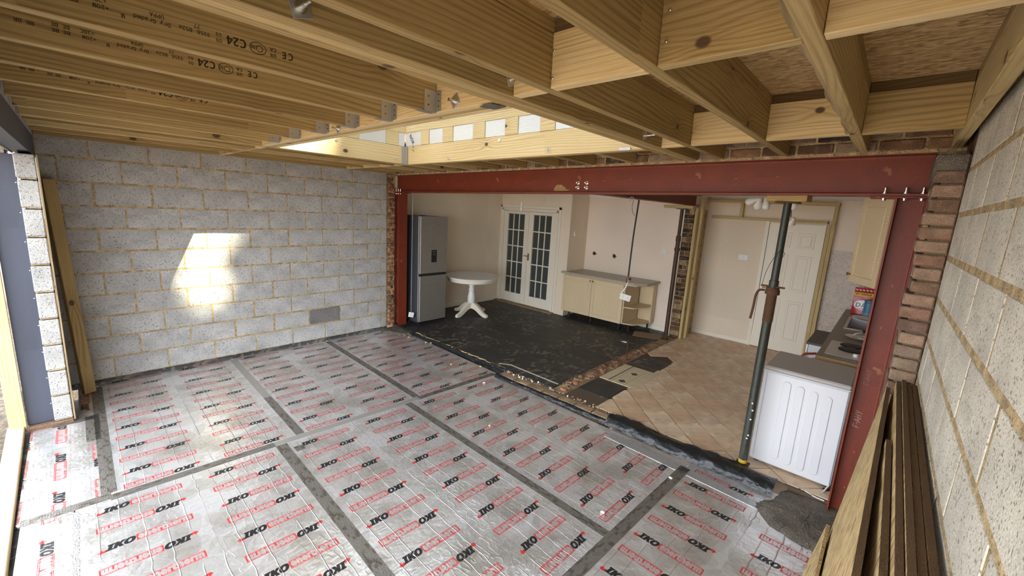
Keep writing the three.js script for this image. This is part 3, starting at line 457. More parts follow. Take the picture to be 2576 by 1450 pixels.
  kb([1.45, 0.56], [4.56, 0.56], 0.35, 0.08, M.timberNew, 'kerb_rail'); kb([1.45, 2.02], [4.56, 2.02], 0.35, 0.08, M.timberNew, 'kerb_rail'); kb([1.49, 0.606], [1.49, 1.974], 0.35, 0.08, M.timberNew, 'kerb_rail'); kb([4.515, 0.606], [4.515, 1.974], 0.35, 0.08, M.timberNew, 'kerb_rail');
  { const t = canvas(128, 64, (g) => { g.clearRect(0, 0, 128, 64); g.fillStyle = 'rgb(48,48,52)'; g.font = 'bold 46px sans-serif'; g.fillText('NOK', 8, 48); }); const q = part('print', new THREE.PlaneGeometry(0.16, 0.08), std({ map: t, transparent: true, roughness: 1 }), c); at(q, 1.66, 2.745, 0.6, 0, 0, -0.95); }
  // coach bolts and plate washers
  for (const [x, y] of [[1.698, 2.635], [2.322, 2.527], [3.051, 2.662], [3.632, 2.553]]) at(part('coach_bolt', headGeo, M.zinc, c), x, y, 0.5995, Math.PI / 2, 0, 0);
  for (const [y, z] of [[2.628, 1.42], [2.527, 0.739]]) at(part('coach_bolt', headGeo, M.zinc, c), 1.534, y, z, 0, 0, -Math.PI / 2);
  const plateW = cbox(0.055, 0.055, 0.003, 0.0006);
  for (const [x, y, a] of [[4.214, 2.552, 0.5], [3.006, 2.516, 0.7]]) { const p = part('plate_washer', plateW, M.galv, c); at(p, x, y, 2.1165, 0, 0, a); const b = part('bolt', boltGeo, M.zinc, p); b.rotation.x = Math.PI / 2; b.position.z = 0.001; }
  for (const [y, z] of [[2.585, 2.15], [2.56, 0.88], [2.56, 3.0]]) { const p = part('plate_washer', plateW, M.galv, c); at(p, 4.6145, y, z, 0, Math.PI / 2, 0.3); const b = part('bolt', merge([boltGeo, moved(cyl(0.006, 0.006, 0.07, 8), 0, 0.035, 0)]), M.zinc, p); b.rotation.x = Math.PI / 2; b.position.z = 0.001; }
  const nail = new THREE.SphereGeometry(0.006, 8, 6);
  for (const [x, y, z] of [[4.824, 2.66, 2.142], [4.824, 2.56, 2.142], [5.275, 2.69, 2.152], [5.275, 2.6, 2.152], [5.712, 2.7, 2.148], [5.20, 2.57, 0.64], [4.824, 2.6, 0.63], [2.1, 2.57, 0.6], [2.7, 2.6, 0.6], [3.9, 2.62, 0.6]]) part('nail_head', nail, M.zinc, c).position.set(x, y, z);
  const st = part('corner_strap', merge([moved(cbox(0.002, 0.2, 0.045, 0), 0, 0, 0), moved(cbox(0.05, 0.2, 0.002, 0), 0.025, 0, -0.022)]), M.galv, c); at(st, 1.5355, ceilY(1.53) + 0.1, 0.63);
  const fl = part('foil_flap', cbox(0.08, 0.003, 0.1, 0.001), M.tape, c); at(fl, 4.43, ceilY(4.43) - 0.006, 2.07, 0.06, 0, 0.05);
  const f2 = part('foil_flap', cbox(0.09, 0.022, 0.012, 0.002), M.tapeBright, c); at(f2, 4.34, ceilY(4.34) + 0.008, 0.61);
}

{
  const g = thing('added_rooflight', 'added unseen sheet of tinted glass that dims the roof opening', 'added_rooflight');  // unseen pane added to cut the daylight on the kerb
  const y0 = ceilY(1.4) + 0.435, y1 = ceilY(4.6) + 0.435;
  bar('glass', V(1.46, y0 + 0.012, 1.29), V(4.55, y1 + 0.012, 1.29), 0.006, 1.54, phy({ color: new THREE.Color(0.48, 0.50, 0.50), transmission: 1, thickness: 0, roughness: 0.0, ior: 1.45 }), g, V(0, 1, 0), 0);
  for (const z of [0.53, 2.05]) bar('frame', V(1.42, y0 + 0.012, z), V(4.59, y1 + 0.012, z), 0.02, 0.05, M.fridgeSide, g);
}

// ---------------------------------------------------------------- front of the extension: nib wall, lintel, temporary timber frame
{
  const w = struct('wall_front', 'end of the block front wall beside the open doorway on the left', 'wall');
  bx('inner_leaf', -0.1, 0.74, -0.05, 2.255, 3.505, 3.6, M.blockShaded, w, 0.002);  // shade of this face is put into its colour
  for (let n = 0; n < 10; n++) { const y0 = 0.0384 + n * 0.225; const h = Math.min(0.213, 2.25 - y0); if (h < 0.03) continue; const m = bx('block', 0.742, 0.852 + rr(-0.004, 0.003), y0 + 0.006, y0 + h, 3.508, 3.618 + rr(-0.004, 0.004), M.block, w, 0.006, 'z'); m.rotation.y = rr(-0.01, 0.01); bx('mortar_bed', 0.742, 0.842, y0 - 0.004, y0 + 0.006, 3.512, 3.612, M.mortar, w, 0); }
  bx('edge_board', 0.6, 0.862, 0.02, 2.25, 3.492, 3.503, M.timberGrey, w, 0.002);
  const gp = bx('grey_lining_panel', 0.792, 0.806, 0.035, 2.245, 3.614, 3.77, M.greyPanel, w, 0.002);
  for (let i = 0; i < 9; i++) { const m = part('screw', cyl(0.004, 0.004, 0.003, 8), M.plastic, gp); m.rotation.z = Math.PI / 2; m.position.set(0.008, -0.95 + i * 0.23, -0.066); }
  bx('outer_leaf', -0.1, 0.792, -0.05, 2.6, 3.66, 3.77, M.block, w, 0.002);
  bx('cavity_closer', 0.742, 0.79, 0.02, 2.24, 3.62, 3.66, M.foam, w, 0);
  bx('sill_bed', 0.74, 0.86, -0.02, 0.03, 3.505, 3.77, M.bricks[1], w, 0.006);
}
{
  const l = struct('lintel', 'dark steel lintel with a pale soffit over the front opening', 'lintel');
  bar('steel_angle', V(-0.1, 2.355, 3.545), V(6.3, 2.445, 3.814), 0.19, 0.1, M.greyPanel, l);
  bar('soffit_board', V(0.5, 2.275, 3.71), V(6.3, 2.36, 3.954), 0.012, 0.16, M.timberNew, l);
  bar('metal_edge', V(0.5, 2.27, 3.627), V(6.3, 2.355, 3.871), 0.02, 0.012, M.galv, l);
  bar('upper_blocks', V(-0.1, 2.56, 3.545), V(6.3, 2.65, 3.814), 0.22, 0.1, M.block, l);
  bar('upper_blocks', V(-0.1, 2.47, 3.76), V(6.3, 2.56, 4.03), 0.36, 0.1, M.block, l);
}
{
  const t = thing('doorway_surround', 'temporary timber door frame of a stud and a sill at the front opening', 'timber frame');
  bx('stud', 0.80, 0.845, 0.0, 2.24, 3.776, 3.87, M.timberNew, t, 0.003, 'y');
  bar('sill', V(0.8, 0.025, 3.835), V(5.6, 0.025, 3.95), 0.05, 0.095, M.timberNew, t, V(0, 1, 0), 0.004);
}
{ const m = single('leaning_timber', 'square-edged timber leaning in the corner against the grey block wall', 'timber', cbox(2.07, 0.047, 0.095, 0.004, 'x', 0.4), M.timber[2]); basis(m, V(0.235, 0.0, 3.372), V(0.052, 2.05, 3.445), V(1, 0, -0.5)); m.position.y += 0.015; }
{ const g = struct('ground', 'bare soil outside the front opening', 'ground'); bx('soil', -30, 40, -0.6, -0.12, 3.9, 40, M.soil, g, 0); bx('soil', -30, -0.6, -0.6, -0.12, -20, 3.9, M.soil, g, 0); bx('soil', 6.5, 40, -0.6, -0.12, -20, 3.9, M.soil, g, 0); }

// ---------------------------------------------------------------- rear rooms: walls, ceiling, doors
{
  const w = struct('wall_dining_left', 'plain cream wall behind the fridge and the round table', 'wall');
  bx('plaster', -0.55, -0.4, 0, 2.5, -3.25, -0.42, M.paint, w, 0);
  bx('plaster', -0.55, -0.05, 0, 2.5, -0.42, -0.26, M.paint, w, 0);
  bx('skirting', -0.4, -0.385, KF, KF + 0.1, -3.08, -1.2, M.white, w, 0.003);
}
{
  const w = struct('wall_back', 'cream rear wall with the glazed doors and a cabinet alcove', 'wall');
  bx('plaster', -0.55, -0.36, 0, 2.45, -3.25, -3.1, M.paint, w, 0); bx('plaster', -0.36, 1.11, 2.05, 2.45, -3.25, -3.1, M.paint, w, 0); bx('plaster', 1.11, 1.38, 0, 2.45, -3.25, -3.1, M.paint, w, 0);
  bx('plaster', 1.23, 1.38, 0, 2.45, -3.7, -3.25, M.paint, w, 0); bx('plaster', 1.23, 3.3, 0, 2.45, -3.85, -3.7, M.paintPink, w, 0);
  bx('light_seal', -0.5, 1.2, 0, 2.2, -3.4, -3.27, M.paint, w, 0);  // added panel that seals light gaps around the glazed doors
  bx('skirting', 1.38, 3.3, KF, KF + 0.09, -3.7, -3.685, M.white, w, 0.003);
  const cov = (x0, x1, z) => { const s = poly([[0, 0], [0.012, 0], [0.03, 0.03], [0.07, 0.07], [0.075, 0.085], [0, 0.085]]); const g = extrude(s, x1 - x0); g.rotateY(Math.PI / 2); const m = part('cornice', g, M.plaster, w); m.scale.z = -1; m.position.set(x0, 2.335, z); };
  cov(-0.4, 1.38, -3.1); cov(1.38, 3.3, -3.7);
  for (const [x, y] of [[1.589, 1.264], [2.024, 1.261]]) { const m = part('hole_in_plaster', lump([[-0.04, 0.01], [-0.02, -0.035], [0.02, -0.03], [0.045, 0], [0.02, 0.035], [-0.015, 0.03]], 0.006, 5 + x * 10), M.rust, w); at(m, x, y, -3.7, Math.PI / 2, 0, 0); }
}
{
  const w = struct('wall_kitchen', 'plain cream kitchen wall around the panelled white door', 'wall');
  bx('plaster', 3.3, 4.40, 0, 2.45, -4.3, -4.15, M.paint, w, 0); bx('plaster', 4.40, 5.16, 2.06, 2.45, -4.3, -4.15, M.paint, w, 0); bx('plaster', 5.16, 6.3, 0, 2.45, -4.3, -4.15, M.paintPink, w, 0);
  bx('plaster', 6.18, 6.3, 0, 2.45, -4.15, -0.1, M.paintPink, w, 0);
  bx('light_seal', 4.3, 5.3, 0, 2.2, -4.45, -4.32, M.paint, w, 0);  // added panel that stops light leaking around the kitchen door
  bx('skirting', 3.48, 4.36, KF, KF + 0.07, -4.15, -4.135, M.white, w, 0.003);
  // small square mosaic above the worktop
  const mt = [rgb(202, 186, 170), rgb(188, 172, 156), rgb(194, 180, 166), rgb(174, 158, 144)].map((c) => std({ color: c, roughness: 0.35 }));
  bx('mosaic_grout', 5.25, 6.18, 0.3, 1.715, -4.151, -4.142, std({ color: rgb(214, 204, 190), roughness: 0.9 }), w, 0);
  const groups = [[], [], [], []]; const P = 0.0275; for (let i = 0; i < 33; i++) for (let j = 0; j < 51; j++) groups[Math.floor(R() * 4)].push(moved(cbox(0.0235, 0.0235, 0.004, 0), 5.265 + i * P, 0.315 + j * P, -4.141));
  groups.forEach((g, i) => { const m = part('mosaic', merge(g), mt[i], w); m.userData.kind = 'stuff'; });
}
{
  const w = struct('wall_pier', 'stub of the removed brick wall with rough dark bricks', 'wall');
  bx('mortar', 3.315, 3.455, 0, 2.2, -4.15, -3.52, M.mortar, w, 0);
  bx('plaster', 3.3, 3.46, 2.2, 2.45, -4.2, -3.64, M.paint, w, 0);
  bx('plaster_edge', 3.30, 3.312, 0, 2.25, -4.15, -3.505, M.plaster, w, 0.002);
  for (let i = 0; i < 29; i++) for (let k = 0; k < (i % 3 === 1 ? 2 : 1); k++) { const two = i % 3 === 1, x0 = 3.314 + rr(-0.004, 0.01), xm = 3.385, a = two && k ? xm + 0.005 : x0, b = two && !k ? xm - 0.005 : 3.46 + rr(-0.01, 0.004); const m = bx('brick', a, b, 0.02 + i * 0.075, 0.083 + i * 0.075, -3.62, -3.505 + rr(-0.02, 0.012), pick(M.bricksDark), w, 0.006); m.rotation.y = rr(-0.05, 0.05); }
}
{
  const c = struct('ceiling_back', 'white ceiling of the rear kitchen and dining room', 'ceiling');
  bx('plasterboard', -0.55, 6.3, 2.42, 2.46, -4.3, -0.42, M.plaster, c, 0);
  bx('upper_floor', -0.6, 6.4, 2.47, 2.6, -4.5, -0.4, M.osb, c, 0);
}
{
  const t = thing('stud_frame', 'pale green softwood stud frame around the kitchen door wall', 'timber frame');
  const g = M.timberGreen;
  bx('stud', 3.47, 3.512, KF, 2.22, -3.6, -3.51, g, t, 0.002, 'y'); bx('stud', 3.515, 3.557, KF, 2.38, -3.7, -3.605, g, t, 0.002, 'y');
  bx('top_plate', 3.32, 5.25, 2.34, 2.382, -4.148, -4.06, g, t, 0.002); bx('door_head', 3.56, 5.15, 2.075, 2.117, -4.148, -4.06, g, t, 0.002);
  bx('stud', 3.98, 4.022, 2.118, 2.339, -4.148, -4.06, g, t, 0.002, 'y');
  bx('stud', 5.152, 5.197, KF, 2.07, -4.147, -4.05, g, t, 0.002, 'y'); bx('stud', 5.2, 5.245, KF, 2.339, -4.147, -4.05, g, t, 0.002, 'y');
}
function sixPanelDoor(p, w, h, mat) {
  bx('leaf', 0, w, 0, h, -0.035, 0, mat, p, 0.003);
  const colsX = [[0.11, w / 2 - 0.05], [w / 2 + 0.05, w - 0.11]], rows = [[0.2, 0.82], [0.98, 1.52], [1.64, 1.86]];
  for (const [a, b] of colsX) for (const [c, d] of rows) {
    const s = poly([[a, c], [b, c], [b, d], [a, d]]); s.holes.push(poly([[a + 0.022, c + 0.022], [b - 0.022, c + 0.022], [b - 0.022, d - 0.022], [a + 0.022, d - 0.022]]));
    part('moulding', extrude(s, 0.004, 0.004), mat, p); bx('panel', a + 0.04, b - 0.04, c + 0.04, d - 0.04, -0.002, 0.007, mat, p, 0.006);
  }
}
{
  const d = struct('door_1', 'white six panel door at the back of the kitchen', 'door');
  d.position.set(4.42, KF + 0.01, -4.13); sixPanelDoor(d, 0.72, 2.0, M.white);
  const h = part('handle', merge([moved(cyl(0.008, 0.008, 0.05, 10), 0, 0, 0.02, Math.PI / 2), moved(cyl(0.008, 0.008, 0.11, 10), 0.05, 0, 0.045, 0, 0, Math.PI / 2)]), M.brass, d); h.position.set(0.05, 0.98, 0.005);
  bx('door_frame', -0.06, -0.006, -0.01, 2.05, -0.02, 0.012, M.white, d, 0.003);
}
{
  const d = struct('door_2', 'pair of white glazed doors with small dark panes', 'door');
  d.position.set(-0.36, KF, -3.1);
  bx('frame', 0, 0.05, 0, 2.0, -0.06, 0.02, M.white, d, 0.004); bx('frame', 1.42, 1.47, 0, 2.0, -0.06, 0.02, M.white, d, 0.004); bx('frame', 0, 1.47, 1.945, 2.005, -0.06, 0.02, M.white, d, 0.004);
  bx('architrave', -0.055, -0.002, 0, 2.06, 0, 0.018, M.white, d, 0.004); bx('architrave', 1.472, 1.53, 0, 2.06, 0, 0.018, M.white, d, 0.004); bx('architrave', -0.055, 1.53, 2.008, 2.065, 0, 0.018, M.white, d, 0.004);
  bx('threshold', -0.05, 1.52, -0.02, 0.02, -0.1, 0.12, M.dust, d, 0.004);
  for (const x0 of [0.052, 0.737]) {
    const w = 0.68, sx = 0.115, top = 1.86, bot = 0.2, leaf = new THREE.Group(); leaf.name = 'door_leaf'; d.add(leaf); leaf.position.set(x0, 0.025, -0.02);
    bx('stile', 0, sx, 0, 1.915, -0.018, 0.02, M.white, leaf, 0.003); bx('stile', w - sx, w, 0, 1.915, -0.018, 0.02, M.white, leaf, 0.003); bx('rail', sx, w - sx, 0, bot, -0.018, 0.02, M.white, leaf, 0.003); bx('rail', sx, w - sx, top, 1.915, -0.018, 0.02, M.white, leaf, 0.003);
    const cw = (w - 2 * sx) / 3, rh = (top - bot) / 5;
    for (let i = 1; i < 3; i++) bx('glazing_bar', sx + i * cw - 0.011, sx + i * cw + 0.011, bot, top, -0.014, 0.016, M.white, leaf, 0.003);
    for (let j = 1; j < 5; j++) bx('glazing_bar', sx, w - sx, bot + j * rh - 0.011, bot + j * rh + 0.011, -0.0142, 0.0162, M.white, leaf, 0.003);
    for (let i = 0; i < 3; i++) for (let j = 0; j < 5; j++) { const q = part('pane', cbox(cw - 0.023, rh - 0.023, 0.004, 0), M.glassDark, leaf); q.position.set(sx + (i + 0.5) * cw, bot + (j + 0.5) * rh, 0); }
  }
  const h = part('handle', merge([cbox(0.035, 0.14, 0.008, 0.002), moved(cyl(0.008, 0.008, 0.05, 10), 0, 0.02, 0.025, Math.PI / 2), moved(cyl(0.008, 0.008, 0.09, 10), -0.03, 0.02, 0.05, 0, 0, Math.PI / 2)]), M.brass, d); h.position.set(0.775, 1.03, 0.004);
}

// second steel along the rooms, props and pads
{
  const b = thing('steel_beam', 'dark steel beam running back between dining room and kitchen', 'steel beam');
  const L = 3.28, g = extrude(iShape(0.17, 0.15, 0.012, 0.009, 0.01), L); const m = part('beam_section', g, M.red, b); m.position.set(3.42, 2.335, -3.62);
  const hk = part('hook', new THREE.TorusGeometry(0.025, 0.005, 8, 16, 4.2), M.galv, b); at(hk, 3.52, 2.235, -1.2);
}
function prop(label, x, z, yTop, topMat, lowMat, collarY, lean) {
  const p = thing('steel_prop', label, 'steel prop'); p.position.set(x, 0, z); const y0 = KF;
  part('outer_tube', moved(cyl(0.033, 0.033, collarY - y0, 18), 0, (y0 + collarY) / 2, 0), lowMat, p);
  part('inner_tube', moved(cyl(0.0265, 0.0265, yTop - collarY, 18), 0, (yTop + collarY) / 2, 0), topMat, p);
  part('foot_plate', moved(cbox(0.1, 0.008, 0.1, 0.002), 0, y0 + 0.004, 0), M.rust, p); part('head_plate', moved(cbox(0.15, 0.008, 0.15, 0.002), 0, yTop - 0.004, 0), M.rust, p);
  return p;
}
{
  const p = prop('dark green steel prop beside the washing machine holding up the red beam', 5.272, -0.232, 2.216, M.steelDark, M.steelDark, 1.62);
  part('thread', moved(cyl(0.035, 0.035, 0.26, 20), 0, 1.42, 0), M.rust, p);
  for (let i = 0; i < 20; i++) { const t = part('thread_ring', new THREE.TorusGeometry(0.0355, 0.0022, 6, 20), M.rust, p); at(t, 0, 1.305 + i * 0.012, 0, Math.PI / 2); }
  part('collar_nut', merge([moved(cyl(0.05, 0.05, 0.035, 18), 0, 1.53, 0), moved(cyl(0.044, 0.044, 0.02, 18), 0, 1.555, 0)]), M.rust, p);
  part('collar_handle', tube([V(-0.05, 1.54, 0.02), V(-0.085, 1.535, 0.03), V(-0.1, 1.5, 0.035), V(-0.105, 1.4, 0.04), V(-0.112, 1.3, 0.045)], 0.009, 20, 8), M.rust, p);
  part('pin', merge([moved(cyl(0.007, 0.007, 0.16, 10), 0, 1.575, 0.02, 0, 0, Math.PI / 2)]), M.rust, p);
  part('chain_wire', tube([V(-0.075, 1.58, 0.02), V(-0.06, 1.68, 0.03), V(-0.03, 1.78, 0.034), V(0.01, 1.85, 0.034), V(0.036, 1.84, 0.01), V(0.02, 1.8, -0.03)], 0.0018, 24, 5), M.cable, p);
  for (const [x, y] of [[0.03, 0.55], [0.025, 0.47], [0.031, 0.33], [0.02, 0.3], [0.015, 0.61]]) part('paint_drop', moved(new THREE.SphereGeometry(0.008, 8, 6), x * 0.6 - 0.005, y, 0.029), M.plastic, p);
  part('yellow_paint', moved(new THREE.CylinderGeometry(0.0336, 0.0336, 0.03, 18, 1, false), 0, 0.085, 0), std({ color: rgb(196, 160, 40), roughness: 0.6 }), p);
}
single('timber_pad', 'short timber packer squeezed between the green prop and the red beam', 'timber', moved(cbox(0.27, 0.045, 0.095, 0.003, 'x', 0.7), 5.275, 2.2395, -0.215, 0, -0.2, 0.014), M.timber[0]);
{
  const p = prop('brown rusty steel prop beside the brick wall stub', 3.35, -3.27, 2.19, M.brown, M.brown, 1.75);
  part('collar', moved(cyl(0.042, 0.042, 0.05, 16), 0, 1.55, 0), M.rust, p); part('collar', moved(cyl(0.038, 0.038, 0.09, 16), 0, 1.72, 0), M.rust, p);
}
single('timber_pad', 'flat timber board on top of the brown prop', 'timber', moved(cbox(0.46, 0.045, 0.15, 0.003, 'x', 0.2), 3.3, 2.2175, -3.29), M.timberGreen);
single('cardboard_mat', 'flat piece of cardboard under the brown prop', 'cardboard', moved(cbox(0.45, 0.006, 0.3, 0.002), 3.06, KF + 0.004, -3.2, 0, 0.35, 0), std({ color: rgb(150, 124, 92), roughness: 1 }));

// ---------------------------------------------------------------- dining room things
{
  const f = thing('fridge_freezer', 'tall steel fridge freezer with a small water dispenser in the upper door', 'fridge');
  f.position.set(0.31, KF + 0.02, -0.79);   // front faces +x
  bx('body', -0.62, -0.06, 0.01, 1.765, -0.27, 0.27, M.fridgeSide, f, 0.006, 'y');
  bx('upper_door', -0.052, 0, 0.84, 1.77, -0.275, 0.275, M.steelBrushed, f, 0.006, 'z'); bx('lower_door', -0.052, 0, 0.03, 0.8, -0.275, 0.275, M.steelBrushed, f, 0.006, 'z');
  bx('door_gap', -0.055, -0.012, 0.8, 0.84, -0.27, 0.27, M.hotplate, f, 0); bx('door_edge', -0.058, -0.05, 0.03, 1.77, 0.268, 0.276, M.inox, f, 0.001);
  bx('dispenser', -0.004, 0.004, 1.02, 1.225, -0.055, 0.055, M.hotplate, f, 0.003); const dp = bx('dispenser_paddle', 0.003, 0.012, 1.14, 1.17, -0.02, 0.02, M.fridgeSide, f, 0.002); bx('dispenser_sign', 0.0042, 0.005, 1.19, 1.21, -0.035, 0.035, M.fridgeSide, f, 0);
  bx('foot_rail', -0.6, -0.02, -0.02, 0.01, -0.26, 0.26, M.hotplate, f, 0);
  bx('top_hinge', -0.06, -0.01, 1.77, 1.785, 0.18, 0.25, M.hotplate, f, 0.003);
}
{
  const t = thing('round_table', 'round white pedestal table with turned column and four splayed feet', 'table');
  t.position.set(0.25, KF, -1.72);
  part('tabletop', lathe([[0, 0.695], [0.44, 0.695], [0.475, 0.7], [0.485, 0.707], [0.486, 0.712], [0.482, 0.717], [0.49, 0.722], [0.493, 0.73], [0.489, 0.734], [0, 0.734]], 64), M.whiteGloss, t);
  part('apron', lathe([[0.42, 0.64], [0.44, 0.645], [0.445, 0.69], [0.44, 0.7]], 64), M.white, t); part('top_block', moved(cbox(0.34, 0.03, 0.34, 0.006), 0, 0.66, 0), M.white, t);
  part('column', lathe([[0, 0.2], [0.055, 0.2], [0.066, 0.24], [0.072, 0.29], [0.07, 0.34], [0.058, 0.4], [0.046, 0.44], [0.05, 0.455], [0.058, 0.465], [0.058, 0.48], [0.045, 0.49], [0.044, 0.52], [0.056, 0.535], [0.058, 0.555], [0.048, 0.57], [0.046, 0.6], [0.052, 0.61], [0.062, 0.62], [0.066, 0.65], [0, 0.65]], 28), M.whiteGloss, t);
  const leg = (() => { const s = new THREE.Shape(); s.moveTo(0.02, 0.12); s.bezierCurveTo(0.14, 0.13, 0.2, 0.03, 0.33, 0.0); s.lineTo(0.385, 0.0); s.bezierCurveTo(0.4, 0.02, 0.39, 0.05, 0.36, 0.055); s.bezierCurveTo(0.26, 0.07, 0.16, 0.23, 0.02, 0.235); s.closePath(); const g = extrude(s, 0.05, 0.004); g.translate(0, 0, -0.025); return g; })();
  for (let i = 0; i < 4; i++) { const m = part('leg', leg, M.white, t); m.rotation.y = 0.12 + i * Math.PI / 2; m.position.y = 0.0; }
}
function cabinetDoor(p, name, w, h, mat) { const g = new THREE.Group(); g.name = name; p.add(g); bx('slab', 0, w, 0, h, -0.018, 0, mat, g, 0.003, 'y'); const s = poly([[0, 0], [w, 0], [w, h], [0, h]]); s.holes.push(poly([[0.055, 0.055], [w - 0.055, 0.055], [w - 0.055, h - 0.055], [0.055, h - 0.055]])); part('rail_frame', extrude(s, 0.004, 0.0015), mat, g); bx('centre_panel', 0.075, w - 0.075, 0.075, h - 0.075, -0.002, 0.004, mat, g, 0.004, 'y'); return g; }
const knobGeo = moved(lathe([[0, 0], [0.006, 0], [0.005, 0.012], [0.013, 0.02], [0.014, 0.027], [0, 0.032]], 14), 0, 0, 0, Math.PI / 2);
{
  const c = thing('base_cabinet', 'pale wood base cabinet with two doors in the alcove', 'cabinet');
  c.position.set(1.345, KF, -3.07);
  bx('carcass', 0, 1.27, 0.13, 0.83, -0.55, -0.02, M.beech, c, 0.002);
  const d1 = cabinetDoor(c, 'door', 0.625, 0.69, M.beech); d1.position.set(0.004, 0.125, 0.001); const d2 = cabinetDoor(c, 'door', 0.625, 0.69, M.beech); d2.position.set(0.637, 0.125, 0.001);
  part('knob', knobGeo, M.brass, d1).position.set(0.6, 0.655, 0.004); part('knob', knobGeo, M.brass, d2).position.set(0.025, 0.655, 0.004);
  for (const [x, z] of [[0.13, -0.08], [0.62, -0.08], [1.2, -0.08], [0.13, -0.48], [1.2, -0.48]]) { part('leg', merge([moved(cyl(0.016, 0.018, 0.13, 12), x, 0.065, z), moved(cyl(0.03, 0.03, 0.012, 14), x, 0.006, z)]), M.hotplate, c); }
}
{
  const c = thing('end_shelf', 'open angled shelf unit at the end of the alcove cabinet', 'shelf unit');
  c.position.set(2.622, KF, -3.07);
  bx('side_panel', 0, 0.018, 0.13, 0.83, -0.55, 0, M.beech, c, 0.002, 'y'); bx('back_panel', 0.02, 0.3, 0.13, 0.83, -0.6, -0.585, M.beech, c, 0.001, 'y'); bx('end_panel', 0.3, 0.318, 0.13, 0.83, -0.6, -0.46, M.beech, c, 0.002, 'y');
  const s = poly([[0.02, 0.58], [0.3, 0.58], [0.3, 0.46], [0.3, 0.3], [0.19, 0.05], [0.02, 0.0]]);
  for (const y of [0.13, 0.42, 0.81]) { const g = extrude(s, 0.016, 0.001); g.rotateX(-Math.PI / 2); const m = part('shelf', g, M.beech, c); m.position.set(0, y, 0); m.scale.z = 1; }
  for (const [x, z] of [[0.1, -0.1], [0.26, -0.5]]) part('leg', merge([moved(cyl(0.016, 0.018, 0.13, 12), x, 0.065, z), moved(cyl(0.03, 0.03, 0.012, 14), x, 0.006, z)]), M.hotplate, c);
}
{ const g = extrude(poly([[1.384, 3.697], [1.384, 3.097], [1.31, 3.097], [1.31, 3.03], [2.8, 3.03], [2.97, 3.17], [2.97, 3.697]]), 0.036, 0.002); g.rotateX(-Math.PI / 2); const m = single('worktop', 'pale grey laminate worktop on the alcove cabinet', 'worktop', g, M.laminate); m.position.set(0, KF + 0.84, 0); }
{
  const l = thing('pendant_lamp', 'bare pendant lamp holder on a white flex in front of the glazed doors', 'lamp');
  part('flex', tube([V(1.535, 2.42, -1.5), V(1.54, 2.3, -1.5), V(1.545, 2.13, -1.5)], 0.003, 10, 6), M.cableWhite, l); part('lamp_holder', moved(lathe([[0, 0.06], [0.012, 0.06], [0.018, 0.045], [0.02, 0], [0.016, -0.02], [0, -0.02]], 16), 1.545, 2.09, -1.5), M.plastic, l); part('bulb', moved(lathe([[0, 0], [0.012, -0.002], [0.02, -0.03], [0.012, -0.06], [0, -0.065]], 16), 1.545, 2.072, -1.5), M.plastic, l);
}
function socketFace(g, w = 0.146, h = 0.086, kind = 'socket') { bx('plate', -w / 2, w / 2, -h / 2, h / 2, 0, 0.009, M.plastic, g, 0.003); if (kind === 'socket') { for (const x of w > 0.1 ? [-0.035, 0.035] : [0]) { bx('slot', x - 0.003, x + 0.003, 0.006, 0.016, 0.008, 0.0098, M.hotplate, g, 0); for (const dx of [-0.011, 0.011]) bx('slot', x + dx - 0.004, x + dx + 0.004, -0.014, -0.01, 0.008, 0.0098, M.hotplate, g, 0); bx('switch', x - 0.006, x + 0.006, 0.022, 0.036, 0.008, 0.012, M.plastic, g, 0.001); } } else bx('rocker', -0.01, 0.01, -0.014, 0.014, 0.008, 0.013, M.plastic, g, 0.002); }
{
  const g = thing('hanging_socket', 'double socket dangling on a white lead from the black conduit', 'socket');
  part('conduit', tube([V(3.325, 2.25, -1.795), V(3.32, 2.2, -1.8), V(3.3, 1.8, -1.8), V(3.292, 1.4, -1.8), V(3.29, 1.22, -1.8)], 0.011, 30, 8), M.cable, g);
  part('bracket', merge([moved(cbox(0.06, 0.03, 0.03, 0.004), 3.3, 1.19, -1.8), moved(cyl(0.014, 0.014, 0.06, 10), 3.285, 1.165, -1.79)]), M.rust, g);
  part('white_lead', tube([V(3.29, 1.2, -1.79), V(3.29, 1.12, -1.79), V(3.265, 1.05, -1.79), V(3.235, 1.0, -1.785), V(3.21, 0.955, -1.78)], 0.01, 24, 8), M.plastic, g);
  const s = new THREE.Group(); s.name = 'socket_body'; g.add(s); s.position.set(3.285, 0.93, -1.785); s.rotation.set(0, 0.5, -0.22); socketFace(s);
  part('grey_cable', tube([V(3.245, 2.25, -1.8), V(3.235, 2.16, -1.8), V(3.255, 2.08, -1.8), V(3.29, 2.04, -1.79)], 0.005, 20, 6), M.cableGrey, g);
}
{ const g = thing('wall_socket', 'white switch plate on the alcove wall near the brown prop', 'socket'); g.position.set(2.975, 1.455, -3.7); socketFace(g, 0.086, 0.086, 'switch'); }
{ const g = thing('wall_socket', 'double white switch plate in the middle of the kitchen wall', 'socket'); g.position.set(4.114, 1.47, -4.15); socketFace(g, 0.146, 0.086, 'switch'); }
{ const g = thing('wall_socket', 'white socket beside the green studs on the kitchen wall', 'socket'); g.position.set(3.56, 1.35, -4.15); socketFace(g, 0.09, 0.09); }
{ const g = thing('thermostat', 'small white thermostat box on the side of the chimney breast', 'thermostat'); g.position.set(1.38, 1.63, -3.27); g.rotation.y = Math.PI / 2; bx('case', -0.03, 0.03, -0.045, 0.045, 0, 0.025, M.plastic, g, 0.004); bx('dial', -0.02, 0.02, 0.01, 0.03, 0.0252, 0.028, M.laminate, g, 0.001); }
